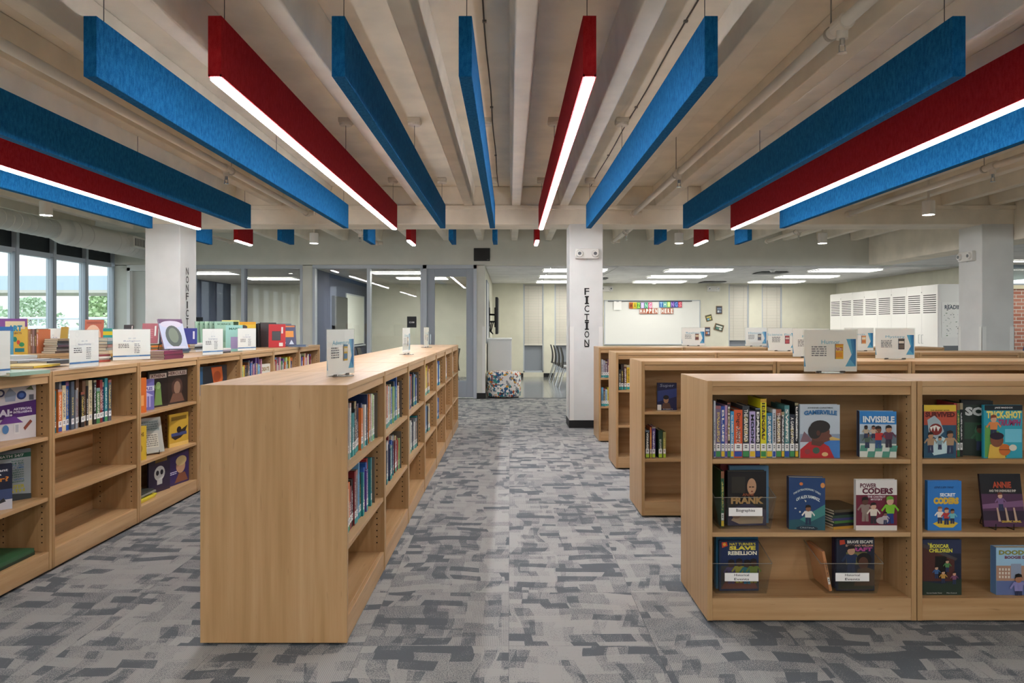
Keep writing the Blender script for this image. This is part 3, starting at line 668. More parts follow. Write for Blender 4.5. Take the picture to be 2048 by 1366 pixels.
ps = empty('poster', (8.06, 13.258, 1.42), 0, 'black and white lettered poster on the locker end', 'poster')
B(-.22, .22, -.003, 0, -.32, .32, PAPER).build('sheet', ps)
p = Print(.44, .64, z0=-.32, y=-.003); p.text('READING', .12, .8, .95, .92, '#3c4656', .03)
RR = random.Random(3)
for k in range(60): u = RR.uniform(.03, .93); v = RR.uniform(.04, .96); p.rect(u, v, u + RR.uniform(.01, .07), v + RR.uniform(.004, .025), RR.choice(['#30343a', '#5d6670', '#9aa2ab', '#6a8a6a']))
p.build('poster_print', ps)
# ottoman
def otto():
    N = NT('geometric_print_fabric'); tc = N.add('ShaderNodeTexCoord')
    v = N.add('ShaderNodeTexVoronoi', distance='MANHATTAN'); v.inputs['Scale'].default_value = 25; N.link(tc.outputs['Object'], v.inputs['Vector'])
    sp = N.add('ShaderNodeSeparateColor'); N.link(v.outputs['Color'], sp.inputs[0])
    N.link(N.ramp(sp.outputs[0], [(0, '#e6e3de'), (.40, '#8f9296'), (.53, '#b2502f'), (.66, '#2f5f86'), (.77, '#2f8a86'), (.85, '#d39a3a'), (.91, '#3a3f4a'), (.96, '#f0eeea')], 'CONSTANT'), N.b.inputs['Base Color'])
    N.b.inputs['Roughness'].default_value = .8; return N.m
ot = empty('ottoman_stool', (-.12, 13.5, 0), 0, 'round drum stool covered in multicoloured geometric fabric', 'stool')
MB().lathe([(.29, .015), (.315, .03), (.322, .08), (.322, .42), (.31, .455), (.29, .47), (.0, .475)], otto(), n=40).build('upholstery', ot, smooth=True)
MB().cyl((0, 0, 0), (0, 0, .02), .28, BLACK, n=24).build('base', ot)
cb = empty('low_cabinet', (-.44, 14.1, 0), 0, 'plain white cabinet behind the patterned stool', 'cabinet')
CBm = mat('#dfe1e3', .4)
B(.01, .47, 0, 1.0, .06, 1.04, CBm).build('body', cb, .004); B(0.005, .48, -.012, 1.012, 1.04, 1.065, CBm).build('top', cb, .003); B(.03, .45, -.018, 0, .09, 1.02, CBm).build('door', cb, .002)
# screen on an arm
tv = empty('wall_screen', (-.45, 15.6, 1.5), 0, 'black screen seen edge-on on its wall arm', 'screen')
B(.15, .20, -.65, .65, -.36, .40, BLACK).build('screen_body', tv, .006); B(.20, .212, -.63, .63, -.345, .385, mat('#4c5055', .15)).build('display', tv)
MB().box(0, .02, -.2, .2, -.2, .2, BLACK).cyl((.02, -.15, .05), (.15, .1, .05), .02, BLACK).cyl((.02, .15, -.1), (.15, -.1, -.1), .02, BLACK).box(.12, .15, -.18, .18, -.22, .2, BLACK).build('mount_arm', tv)
cbm = MB(); cbm.tube([(.1, -.2, -.1), (.05, -.25, -.3), (.09, -.2, -.36), (.03, -.3, -.3), (.06, -.2, -.1)], .012, BLACK, 6); cbm.build('cables', tv)
wb2 = empty('wall_whiteboard', (-.45, 13.9, 0), 0, 'narrow grey whiteboard on the wall before the screen', 'whiteboard')
B(0, .015, -.25, 1.0, 1.0, 2.15, mat('#c9ced0', .3)).build('writing_surface', wb2); MB().box(0, .022, -.27, -.25, .98, 2.17, ALUD).box(0, .022, 1.0, 1.02, .98, 2.17, ALUD).box(0, .022, -.25, 1.0, 2.15, 2.17, ALUD).build('frame', wb2)
# black box on the wall over the opening
q = atY(964, 509.5, YB); sp_ = empty('wall_monitor', (q.x, YB, q.z), 0, 'small black monitor on the wall above the opening', 'monitor')
B(-.145, .145, -.05, 0, -.115, .115, mat('#08080a', .3)).build('case', sp_, .006); B(.09, .13, -.052, -.05, -.1, -.09, mat('#6a6a6a', .5)).build('badge', sp_)
# chairs
def chair(loc, rz, label, cat='chair', shell='#1c1d20', seat_h=.44, group='black stacking chairs', metal=CHROME):
    c = empty('shell_chair', loc, rz, label, cat, group); S = mat(shell, .45)
    n = 9; m = MB(); prof = []
    for i in range(n):
        t = i / (n - 1); prof.append((.21 - .02 * t, seat_h + .02 + .05 * abs(t - .3) * t - .0, t))
    seat = MB()
    for i in range(6):
        y0, y1 = -.21 + i * .07, -.14 + i * .07; z0 = seat_h - .012 * math.sin(math.pi * i / 6); z1 = seat_h - .012 * math.sin(math.pi * (i + 1) / 6)
        seat.hexa([(-.22, y0, z0 - .012), (.22, y0, z0 - .012), (.22, y1, z1 - .012), (-.22, y1, z1 - .012)], [(-.22, y0, z0), (.22, y0, z0), (.22, y1, z1), (-.22, y1, z1)], S)
    seat.build('seat', c, .006)
    back = MB(); pts = []
    for i in range(8):
        t = i / 7; pts.append((.19 + .03 * t - .03 * math.sin(t * math.pi), seat_h + .0 + .42 * t, .20 - .045 * max(0, t - .55) / .45))
    for (y0, z0, w0), (y1, z1, w1) in zip(pts[:-1], pts[1:]):
        back.hexa([(-w0, y0 - .01, z0), (w0, y0 - .01, z0), (w0, y0 + .01, z0), (-w0, y0 + .01, z0)], [(-w1, y1 - .01, z1), (w1, y1 - .01, z1), (w1, y1 + .01, z1), (-w1, y1 + .01, z1)], S)
    back.build('backrest', c)
    for sx in (-1, 1):
        MB().cyl((sx * .17, -.14, seat_h - .02), (sx * .22, -.24, 0), .011, metal, n=8).build('leg', c); MB().cyl((sx * .17, .14, seat_h - .02), (sx * .22, .27, 0), .011, metal, n=8).build('leg', c)
        MB().cyl((sx * .17, -.14, seat_h - .02), (sx * .17, .14, seat_h - .02), .011, metal, n=8).build('seat_rail', c)
    return c
for k in range(4):
    chair((1.29 - .03 * k, 15.45 + .7 * k, 0), math.pi / 2, 'black chair with chrome legs beside FICTION, %s in the row' % ORD[k])
tb = empty('white_table', (2.05, 16.3, 0), 0, 'white topped table beside the row of black chairs', 'table')
B(-.45, .45, -1.3, 1.3, .71, .74, WHITE).build('table_top', tb, .005)
for sx in (-.4, .4):
    for sy in (-1.2, 1.2): MB().cyl((sx, sy, 0), (sx, sy, .71), .02, CHROME, n=10).build('leg', tb)
chair((7.62, 12.3, 0), .3, 'dark grey shell chair behind the shelves by the lockers', seat_h=.55, group='tall shell chairs', shell='#5a5e62')
chair((9.2, 12.7, 0), -.4, 'navy blue shell chair in front of the brick', seat_h=.62, group='tall shell chairs', shell='#1f3a68')
# meeting-room furniture and door plates
w = empty('wall_whiteboard', (-3.65, 17.2, 1.43), 0, 'whiteboard on the slate wall inside the right meeting room', 'whiteboard')
B(0, .015, -1.0, .95, -.55, .58, mat('#d5d8cf', .35)).build('writing_surface', w)
MB().box(0, .025, -1.03, -1.0, -.58, .61, ALU).box(0, .025, .95, .98, -.58, .61, ALU).box(0, .025, -1.0, .95, .58, .61, ALU).box(0, .06, -1.0, .95, -.6, -.57, ALU).build('frame', w)
t = empty('wall_screen', (-3.65, 15.55, 1.55), 0, 'dark screen on the slate wall left of the meeting-room whiteboard', 'screen')
B(0, .06, -.6, .6, -.38, .38, BLACK).build('screen_body', t, .006); B(.06, .064, -.58, .58, -.36, .36, mat('#10121a', .12)).build('display', t)
w = empty('wall_whiteboard', (XL, 15.6, 1.35), 0, 'whiteboard on the slate wall of the left meeting room', 'whiteboard')
B(0, .015, -.9, .9, -.5, .55, mat('#c9cbc2', .35)).build('writing_surface', w); MB().box(0, .025, .9, .93, -.53, .58, ALU).box(0, .025, -.93, -.9, -.53, .58, ALU).box(0, .025, -.9, .9, .55, .58, ALU).build('frame', w)
mt = empty('meeting_table', (-2.1, 15.2, 0), 0, 'dark meeting table behind the glazing', 'table')
B(-.7, .55, -.5, .5, .70, .735, mat('#2c2d31', .4)).build('table_top', mt, .005); MB().cyl((0, 0, 0), (0, 0, .7), .05, ALUD).build('pedestal', mt); B(-.3, .3, -.3, .3, 0, .02, ALUD).build('foot', mt)
chair((-2.9, 15.0, 0), math.pi / 2, 'black chair left of the meeting table', group='meeting-room chairs'); chair((-1.25, 14.6, 0), -math.pi / 2 + .3, 'black chair right of the meeting table', group='meeting-room chairs')
for px, py, txt, lab in ((823.5, 644, 'C108', 'black room plate reading C108 on the glass'), (396, 645.5, 'C107', 'black room plate beside the NONFICTION column')):
    q = atY(px, py, YB + .05); r = empty('room_plate', (q.x, YB + .058, q.z), 0, lab, 'sign', 'black room plates')
    B(-.085, .085, -.008, 0, -.1, .1, mat('#1d2126', .5)).build('plate', r, .002)
    p = Print(.17, .2, z0=-.1, y=-.008); p.text(txt, .22, .4, .78, .54, '#e8e8e8', .03); p.build('plate_print', r)
# ------------------------------------------------------------------ bookcases
H = 1.067; UW = .914; SH = (.722, .40, .112)
MESH = {}
def cached(key, fn):
    if key not in MESH: MESH[key] = fn()
    return MESH[key]
class Unit: pass
def bookcase(loc, rz, label, group, Wd=UW - .004, D=.6, double=True, shelves=SH):
    u = Unit(); u.M = Matrix.Translation(loc) @ Matrix.Rotation(rz, 4, 'Z'); u.W = Wd; u.D = D
    e = empty('bookcase', loc, rz, label, 'bookcase', group); u.e = e; t = .022
    K = (round(Wd, 4), round(D, 3), double)
    def part(name, fn, bev=.0015):
        return obj(name, cached((name, K, fn.__code__.co_firstlineno) + (fn.__defaults__ or ()), lambda: fn().data(name)), e, bev)
    for x in (0, Wd - t):
        sp = part('side_panel', lambda x=x: B(x, x + t, 0, D, .014, H, WV))
        inner = x + t + .0004 if x == 0 else x - .0004
        def holes(inner=inner, s=(1 if x == 0 else -1)):
            m = MB()
            for y in ((.04, .245) + ((D - .04, D - .245) if double else ())):
                z = .16
                while z < 1.0:
                    ring = [(inner, y + .0042 * math.cos(a * 1.0472), z + .0042 * math.sin(a * 1.0472)) for a in range(6)]
                    m.poly(ring if s > 0 else ring[::-1], mat('#2a1c12', .9)); z += .032
            return m
        o = obj('peg_holes', cached(('holes', K, x), lambda: holes().data('peg_holes')), sp); o['kind'] = 'stuff'
    part('top_panel', lambda: B(t, Wd - t, 0.001, D - .001, H - .024, H - .0005, WH))
    part('toe_base', lambda: B(.03, Wd - .03, .05, D - .05, 0, .02, BLACK), 0)
    part('back_panel', lambda: B(t, Wd - t, D / 2 - .006 if double else D - .012, D / 2 + .006 if double else D, .02, H - .024, WH), 0)
    dep = D / 2 - .012 if double else D - .014
    for side in ((0, 1) if double else (0,)):
        f = (lambda a, b: (a, b)) if side == 0 else (lambda a, b: (D - b, D - a))
        part('header_rail', lambda side=side: B(t, Wd - t, *f(.007, .025), H - .062, H - .0245, WH))
        part('kick_panel', lambda side=side: B(t, Wd - t, *f(.003, .021), .014, shelves[2], WH))
        for z in shelves[:2]: part('shelf', lambda side=side, z=z: B(t + .0005, Wd - t - .0005, *f(.006, dep), z - .02, z, WH))
        part('base_shelf', lambda side=side: B(t, Wd - t, *f(.0215, dep), shelves[2] - .02, shelves[2], WH))
    return u
L1 = []; L0 = []; LM = []
for k in range(7):
    y = 2.98 + k * UW
    L1.append(bookcase((-.665, y, 0), math.pi / 2, 'maple bookcase of the central aisle run, %s from the viewer' % ORD[k], 'central aisle run'))
    L0.append(bookcase((-2.44, y, 0), math.pi / 2, 'maple bookcase of the left run below the signs, %s from the viewer' % ORD[k], 'left run'))
for k in range(5):
    LM.append(bookcase((-3.93, 6.1 - 2 * UW + k * UW, 0), math.pi / 2, 'maple bookcase of the row nearest the windows, %s from the viewer' % ORD[k], 'window-side run'))
R = {}
for r, (x0, y0, n, lab) in enumerate(((.867, 3.205, 3, 'front right row'), (.898, 4.98, 5, 'second right row'), (.966, 6.65, 5, 'third right row'), (1.0, 8.216, 2, 'rearmost right row'))):
    for k in range(n):
        R[(r, k)] = bookcase((x0 + k * (.922 if r < 3 else .955), y0, 0), 0, 'maple bookcase, %s in the %s' % (ORD[k], lab), lab, .918 if r < 3 else .95, .5)
bookcase((3.97, 8.216, 0), 0, 'separate maple bookcase end behind the Mystery sign', 'rearmost right row', .918, .5)

# ------------------------------------------------------------------ books
PAL = [('navy blue', '#1f2f57'), ('black', '#17181b'), ('dark red', '#7d1f26'), ('white', '#d8d6d0'), ('teal', '#1f7f86'), ('orange', '#d2702a'), ('light blue', '#6fa6cf'), ('green', '#3f7a45'),
       ('purple', '#5b3a86'), ('cream', '#d8c9a0'), ('grey', '#85888c'), ('royal blue', '#2a5cab'), ('yellow', '#d9b52c'), ('brown', '#6a4a33'), ('pale green', '#9fc27a'), ('pink', '#c98aa0'), ('bright red', '#b82f2f'), ('slate', '#44505e')]
def book_mat(h, seed):
    k = ('book', h, seed)
    if k not in MC:
        N = NT('book_cloth_' + h[1:]); tc = N.add('ShaderNodeTexCoord'); g = N.add('ShaderNodeSeparateXYZ'); N.link(tc.outputs['Generated'], g.inputs[0])
        oi = N.add('ShaderNodeObjectInfo'); off = N.math('MULTIPLY', oi.outputs['Random'], 37.0)
        cb = N.add('ShaderNodeCombineXYZ'); N.link(N.math('MULTIPLY', g.outputs[0], 4.0), cb.inputs[0]); N.link(N.math('ADD', N.math('MULTIPLY', g.outputs[2], 42.0), off), cb.inputs[2])
        n = N.add('ShaderNodeTexNoise'); n.inputs['Scale'].default_value = 1; n.inputs['Detail'].default_value = 2; N.link(cb.outputs[0], n.inputs['Vector'])
        top = N.math('ADD', .62, N.math('MULTIPLY', oi.outputs['Random'], .3))
        band = N.math('MULTIPLY', N.math('GREATER_THAN', g.outputs[2], .30), N.math('LESS_THAN', g.outputs[2], top))
        mid = N.math('LESS_THAN', N.math('ABSOLUTE', N.math('SUBTRACT', g.outputs[0], .5)), .24)
        sp = N.math('LESS_THAN', g.outputs[1], .02)
        ink = N.math('MULTIPLY', N.math('MULTIPLY', band, mid), N.math('MULTIPLY', sp, N.math('GREATER_THAN', n.outputs[0], .5)))
        lum = sum(int(h[i:i + 2], 16) for i in (1, 3, 5)) / 3
        c = N.mix(N.math('MULTIPLY', ink, .85), h, ['#e9e4d6', '#e0c86a', '#f2f2f2'][seed % 3] if lum < 130 else ['#20242c', '#7a1f22', '#1d3566'][seed % 3])
        hd = N.math('MULTIPLY', sp, N.math('MULTIPLY', N.math('GREATER_THAN', g.outputs[2], N.math('ADD', top, .06)), N.math('GREATER_THAN', oi.outputs['Random'], .62)))
        c = N.mix(N.math('MULTIPLY', hd, .55), c, ['#c9b98f', '#8aa3b8', '#b35a3f'][(seed + 1) % 3])
        N.link(c, N.b.inputs['Base Color']); N.b.inputs['Roughness'].default_value = .42; MC[k] = N.m
    return MC[k]
STK = {'teal': '#2d9a98', 'blue': '#2f4f9c', 'yellow': '#dcb92f', 'lime': '#a9c93a', 'green': '#3f8f52'}
def spine_book(M, t, d, h, color, label, seed=0, group=None, sticker='teal', lean=0.0, name='book', title=None, ink='#e8e4da', lab=True):
    cm = book_mat(color, seed % 3)
    m = MB().box(0, t, 0, .003, 0, h, cm).box(0, .0022, .003, d, 0, h, cm).box(t - .0022, t, .003, d, 0, h, cm)
    o = m.build(name); tag(o, label, 'book', group); put(o, M @ Matrix.Rotation(lean, 4, 'Y'))
    B(.0022, t - .0022, .003, d - .004, .003, h - .005, PAGES).build('page_block', o)
    if lab and t > .007:
        e = min(.002, t * .1); L = MB().box(e, t - e, -.0006, 0, .03, .062, mat('#e4e4e0', .6))
        L.poly([(t * .3, -.0009, .042), (t * .7, -.0009, .042), (t * .7, -.0009, .046), (t * .3, -.0009, .046)], INK).poly([(t * .3, -.0009, .050), (t * .7, -.0009, .050), (t * .7, -.0009, .054), (t * .3, -.0009, .054)], INK)
        if sticker: L.box(e, t - e, -.0006, 0, .004, .028, mat(STK[sticker], .5))
        L.build('spine_label', o)
    if title:
        p = Print(t, h, x0=0, y=-.0002); p.text(title, .22, .32, .78, .93, ink, .02, rot=1); p.build('spine_title', o)
    return o
FAR = MB()
def far_row(u, z, x0, x1, seed, hr=(.19, .245), tr=(.024, .055), pal=None, sticker='teal'):
    Rn = random.Random(seed); x = x0; M = u.M
    def bx(a, b, c, d, e, f, m):
        i = len(FAR.v); FAR.box(a, b, c, d, e, f, m)
        for q in range(i, len(FAR.v)): FAR.v[q] = tuple(M @ Vector(FAR.v[q]))
    while x < x1 - .012:
        t = min(Rn.uniform(*tr), x1 - x); nm, hx = Rn.choice(pal or PAL); h = Rn.uniform(*hr); y = .035 + Rn.uniform(0, .018)
        cm = mat(hx, .45); bx(x, x + t - .0006, y, y + .003, z, z + h, cm); bx(x, x + .002, y + .003, y + .16, z, z + h, cm); bx(x + t - .0026, x + t - .0006, y + .003, y + .16, z, z + h, cm); bx(x + .002, x + t - .0026, y + .003, y + .155, z, z + h - .005, PAGES)
        if sticker: bx(x + .002, x + t - .003, y - .0008, y, z + .03, z + .06, mat('#e4e4e0', .6)); bx(x + .002, x + t - .003, y - .0008, y, z + .004, z + .028, mat(STK[sticker], .5))
        bx(x + t * .3, x + t * .65, y - .0008, y, z + h * .4, z + h * .8, mat(Rn.choice(['#e6e0d0', '#d8c070', '#b9c4d0']), .5)); x += t
    return x
def row(u, z, x0, x1, seed, phrase, group, hr=(.19, .25), tr=(.016, .046), y0=.035, sticker='teal', pal=None, side='near end', dr=(.14, .19)):
    Rn = random.Random(seed); x = x0; i = 0; last = None
    while x < x1 - .012 and i < 39:
        t = Rn.uniform(*tr); t = min(t, x1 - x)
        nm, hx = Rn.choice(pal or PAL)
        while nm == last: nm, hx = Rn.choice(PAL)
        last = nm; h = Rn.uniform(*hr); d = Rn.uniform(*dr)
        if Rn.random() < .12: h = min(h + .03, hr[1] + .02)
        szz = 'short' if h < hr[0] + (hr[1] - hr[0]) * .3 else ('tall' if h > hr[0] + (hr[1] - hr[0]) * .75 else 'mid-height')
        st = sticker if Rn.random() < .85 else Rn.choice([None, 'blue', 'green'])
        spine_book(u.M @ Matrix.Translation((x, y0 + Rn.uniform(0, .018), z)), t - .0006, d, h, hx, '%s %s book, %s from %s, %s' % (szz, nm, ORD[i], side, phrase), Rn.randrange(3), group, st)
        x += t; i += 1
    return x
def bookend(u, x, z, label, h=.2, y=.05):
    o = MB().box(0, .0025, 0, .14, 0, h, mat('#6b6156', .5, .3)).box(.0025, .08, .02, .14, 0, .0025, mat('#6b6156', .5, .3)).build('bookend'); tag(o, label, 'bookend', 'metal bookends'); put(o, u.M @ Matrix.Translation((x, y, z + .0005)))
g1 = 'books in the central aisle run'
COOL = PAL + [PAL[i] for i in (0, 0, 3, 4, 6, 6, 10, 11, 11, 1, 17, 3, 2)]; COOL = [q for q in COOL if q[0] not in ('yellow', 'purple')]
for k, (a, b) in enumerate(((.84, .76), (.80, .76), (.74, .70), (.70, .66), (.70, .60))):
    for s, (ends, nm) in enumerate(((a, 'upper'), (b, 'middle'))):
        hr = (.19, .25) if s == 0 else (.19, .245)
        tr = (.018, .046) if k < 3 else (.024, .055)
        pal = COOL if not (k == 3 and s == 0) else PAL + [('yellow', '#d9b52c')] * 14
        if k > 2:
            far_row(L1[k], SH[s], .026, ends, 100 + k * 10 + s, hr, tr, pal); continue
        xe = row(L1[k], SH[s], .026, ends, 100 + k * 10 + s, '%s shelf, %s aisle bookcase' % (nm, ORD[k]), g1, hr, tr, pal=pal)
        bookend(L1[k], xe + .012, SH[s], 'grey metal bookend closing the %s shelf, %s aisle bookcase' % (nm, ORD[k]), .235, .03)
far_row(L1[5], SH[0], .4, .62, 171, tr=(.03, .05), pal=[('purple', '#6a3a8a'), ('white', '#d8d6d0'), ('purple', '#4f2f7a')])
for s in range(3): far_row(L1[6], SH[s], .36, .56, 175 + s, pal=[('light blue', '#7fb4d8'), ('teal', '#3a96a6'), ('white', '#dcdad4')], tr=(.03, .06), hr=(.17, .22))
g0 = 'books in the left run'
row(L0[1], SH[0], .09, .66, 201, 'second left-run bookcase', g0, (.20, .275), (.016, .04), sticker=None, pal=[PAL[i] for i in (0, 1, 1, 1, 17, 4, 2, 5, 7, 13, 9, 10, 11, 1, 17)])
row(L0[4], SH[0], .03, .66, 211, 'fifth left-run bookcase', g0, (.2, .26), (.02, .045), sticker=None)
far_row(L0[5], SH[0], .03, .80, 212, (.19, .255), (.024, .05), sticker=None); far_row(L0[6], SH[0], .03, .66, 213, (.2, .255), (.024, .05), sticker=None)
tag(FAR.build('distant_books'), 'rows of small distant books in the far bookcases of both left runs', 'books', kind='stuff')

# face-out books -----------------------------------------------------
def face_book(M, w, h, t, color, label, paint=None, group='face-out books', tilt=0.0, spine=None, pages=True, name='display_book', open_=0.0):
    """front cover at y=0 facing -y, spine on the left"""
    cm = mat(color, .35); sm = mat(spine or color, .4)
    m = MB().box(-w / 2, w / 2, 0, .0025, 0, h, cm).box(-w / 2, w / 2, t - .0025, t, 0, h, cm).box(-w / 2, -w / 2 + .003, .0025, t - .0025, 0, h, sm)
    o = m.build(name); tag(o, label, 'book', group); put(o, M @ Matrix.Rotation(-tilt, 4, 'X'))
    if t > .006: B(-w / 2 + .003, w / 2 - .004, .0025, t - .0025, .003, h - .003, PAGES).build('page_block', o)
    if paint:
        p = Print(w, h); paint(p); p.build('cover_print', o)
    return o
def flat_book(loc, rz, w, d, t, color, label, group='flat stacked books', title=None, ink='#e8e4da'):
    """lying flat, spine facing local -y"""
    cm = mat(color, .4)
    o = MB().box(-w / 2, w / 2, 0, d, 0, .002, cm).box(-w / 2, w / 2, 0, d, t - .002, t, cm).box(-w / 2, w / 2, 0, .003, .002, t - .002, cm).build('book')
    tag(o, label, 'book', group); o.location = loc; o.rotation_euler = (0, 0, rz)
    B(-w / 2 + .003, w / 2 - .003, .003, d - .003, .002, t - .002, PAGES).build('page_block', o)
    if title: p = Print(w, t); p.text(title, .3, .25, .75, .8, ink, .02); p.build('spine_title', o)
    return o
def stack(base, rz, items, what, group='flat stacked books', jit=.012, seed=0):
    Rn = random.Random(seed); z = base[2] + .0004
    for i, (nm, hx, w, d, t) in enumerate(items):
        flat_book((base[0] + Rn.uniform(-jit, jit), base[1] + Rn.uniform(-jit, jit), z), rz + Rn.uniform(-.05, .05), w, d, t, hx, '%s flat book, %s from the bottom of the %s' % (nm, ORD[i], what), group)
        z += t + .0003
    return z
def RM(r, px, yl, z, rz=0.0):         # on a right-row shelf: pixel column px, yl metres behind the front edge
    Y = (3.205, 4.98, 6.65, 8.216)[r] + yl
    return Matrix.Translation(((px - U0) * Y / F, Y, z + .0005)) @ Matrix.Rotation(rz, 4, 'Z')

def c_gamer(p):
    p.rect(0, .30, 1, .45, '#8a97a8'); p.rect(.45, .0, 1, .33, '#3f78b8'); p.poly([(0, .3), (.1, .5), (.25, .38), (.3, .3)], '#7d5f66'); p.poly([(.62, .33), (.8, .4), (1, .36), (1, .33)], '#c9a860')
    p.poly([(0, 0), (0, .16), (.22, .30), (.45, .33), (.72, .22), (.86, 0)], '#b1272b'); p.ell(.4, .14, .09, .06, '#3d5a4a'); p.ell(.18, .12, .07, .05, '#8a3a3a'); p.ell(.62, .07, .08, .04, '#d8b27a')
    p.poly([(.28, .25), (.3, .45), (.55, .48), (.6, .28), (.5, .22)], '#5d3a2e')
    p.ell(.47, .49, .27, .18, '#6b4133'); p.poly([(.68, .5), (.8, .41), (.73, .38), (.74, .33), (.58, .29), (.5, .4)], '#6b4133'); p.ell(.5, .59, .25, .12, '#2c2725'); p.ell(.36, .5, .17, .14, '#2c2725'); p.ell(.45, .47, .05, .05, '#59362b')
    p.text('JOHNNIE CHRISTMAS', .18, .925, .82, .955, '#22252a', .02); p.text('GAMERVILLE', .09, .80, .92, .885, '#2d6a9c', .05, .02)
def c_invis(p):
    p.rect(0, .72, 1, 1, '#2f7fc0'); p.rect(0, .45, 1, .72, '#b7c7d2'); p.rect(0, 0, 1, .3, '#cdd3c8')
    for i in range(5):
        for j in range(2):
            if (i + j) % 2: p.poly([(i * .2, j * .13), (i * .2 + .2, j * .13), (i * .2 + .23, j * .13 + .13), (i * .2 + .03, j * .13 + .13)], '#4f8f7c')
    p.rect(0, .3, 1, .5, '#5f6f78')
    p.kid(.2, .2, .3, '#4a5a4a'); p.kid(.5, .2, .42, '#b8302c', legs='#2d4f78'); p.kid(.78, .22, .42, '#5d3347', skin='#b98a6a', legs='#332a3a'); p.kid(.16, .42, .24, '#b7a58a', skin='#3c2a22'); p.kid(.36, .42, .24, '#c2a88f', skin='#8a5a44')
    p.text('INVISIBLE', .07, .76, .93, .90, '#dfe6e6', .04)
def c_anne(p):
    p.rect(.03, .02, .97, .97, '#181413'); p.poly([(.0, .0), (1, 0), (1, .28), (.5, .42), (0, .3)], '#37304a'); p.rect(.1, .6, .45, .9, '#2f2a22')
    p.ell(.68, .76, .17, .2, '#14100e'); p.ell(.62, .72, .12, .15, '#b98f6d'); p.rect(.55, .7, .6, .72, '#3d2618'); p.rect(.62, .7, .68, .72, '#3d2618'); p.rect(.6, .62, .65, .64, '#7d3a2e')
    p.text('ANNE', .38, .545, .68, .595, '#a8552a', .0); p.text('FRANK', .08, .40, .92, .53, '#b98f52', .05)
    p.poly([(.08, .1), (.3, .28), (.6, .24), (.92, .16), (.9, .04), (.3, .03)], '#a08a72'); p.ell(.22, .2, .12, .07, '#8d6a52')
def c_alex(p):
    p.poly([(0, 0), (1, 0), (1, .42), (.3, .2), (0, .18)], '#25545e'); p.poly([(.3, .2), (1, .5), (1, .3), (.5, .12)], '#3b7d78'); p.ell(.34, .88, .05, .03, '#c9703a'); p.ell(.93, .86, .06, .05, '#c98a4a')
    p.text('THE EXTRAORDINARY ORBIT', .12, .66, .88, .70, '#c9d3cf', .02, .10); p.text('OF ALEX RAMIREZ', .2, .54, .85, .60, '#d6dfda', .03, .07)
    p.ell(.5, .03, .3, .05, '#182a3a'); p.kid(.53, .1, .33, '#d9d6cd', skin='#8a5a40', legs='#1d2f4a'); p.poly([(.42, .58), (.48, .56), (.46, .53)], '#d8d2c0'); p.rect(.15, .4, .2, .42, '#d8d2c0'); p.rect(.28, .33, .32, .36, '#d8d2c0'); p.text('CRISTINA', .3, .03, .7, .06, '#a9b5b5')
def c_power(p):
    p.rect(0, .1, 1, .70, '#6b1f33'); p.text('POWER', .1, .84, .5, .93, '#5d1c30', .03); p.text('CODERS', .15, .72, .9, .84, '#5d1c30', .05); p.text('THE CHATBOT', .28, .645, .72, .685, '#e3d9d9', .02); p.text('MYSTERY', .36, .595, .64, .63, '#e3d9d9', .02)
    p.kid(.22, .18, .42, '#8a7a70', skin='#5a3a2e', legs='#8a7a70'); p.kid(.42, .14, .36, '#d6cdbd', skin='#c9a288', legs='#2e2a30'); p.kid(.82, .14, .47, '#79b82f', skin='#c9a288', hair='#5f9a2a', legs='#20397a'); p.ell(.63, .2, .15, .07, '#b3a8a8'); p.kid(.7, .12, .22, '#b3a8a8', skin='#8a5f4c')
def c_nat(p):
    p.rect(.04, .04, .98, .97, '#182a52'); p.rect(.04, .04, .98, .5, '#3f3a38'); p.poly([(.04, .04), (.98, .04), (.75, .4), (.3, .4)], '#6b3f33')
    p.text('NAT TURNER’S', .26, .90, .92, .955, '#d9c93f', .02); p.text('SLAVE', .25, .81, .92, .89, '#d9c93f', .06); p.text('REBELLION', .22, .71, .95, .79, '#e6e0c8', .04)
    for i, (u, c) in enumerate(((.3, '#4d3f66'), (.5, '#8f8a2f'), (.7, '#2f6f7a'), (.86, '#6f7f33'))): p.kid(u, .14 + .02 * (i % 2), .42, c, skin='#4a3024', legs=['#5a4a6a', '#a3a03f', '#2f6f8a', '#8f8a3f'][i])
    p.poly([(.06, .86), (.2, .9), (.18, .98), (.05, .97)], '#c9452a'); p.ell(.12, .93, .04, .03, '#e0a83a')
def c_brave(p):
    p.rect(.04, .03, .97, .98, '#1c2233'); p.rect(.04, .03, .97, .3, '#3a3a2c'); p.text('BRAVE ESCAPE', .28, .905, .96, .965, '#e2dfd6', .04); p.text('ELLEN AND WILLIAM', .24, .845, .96, .885, '#d8a98f', .03); p.text('CRAFT', .28, .755, .94, .83, '#b04a8a', .06)
    p.rect(.25, .5, .8, .74, '#6d6a3a'); p.kid(.38, .3, .5, '#24324f', skin='#b98f72'); p.ell(.72, .6, .2, .13, '#171310'); p.ell(.7, .53, .13, .12, '#5a3a2c'); p.poly([(.45, .1), (1, .1), (.98, .4), (.8, .45), (.55, .42)], '#5c4633'); p.poly([(.08, .88), (.22, .9), (.2, .98), (.07, .97)], '#c9452a')
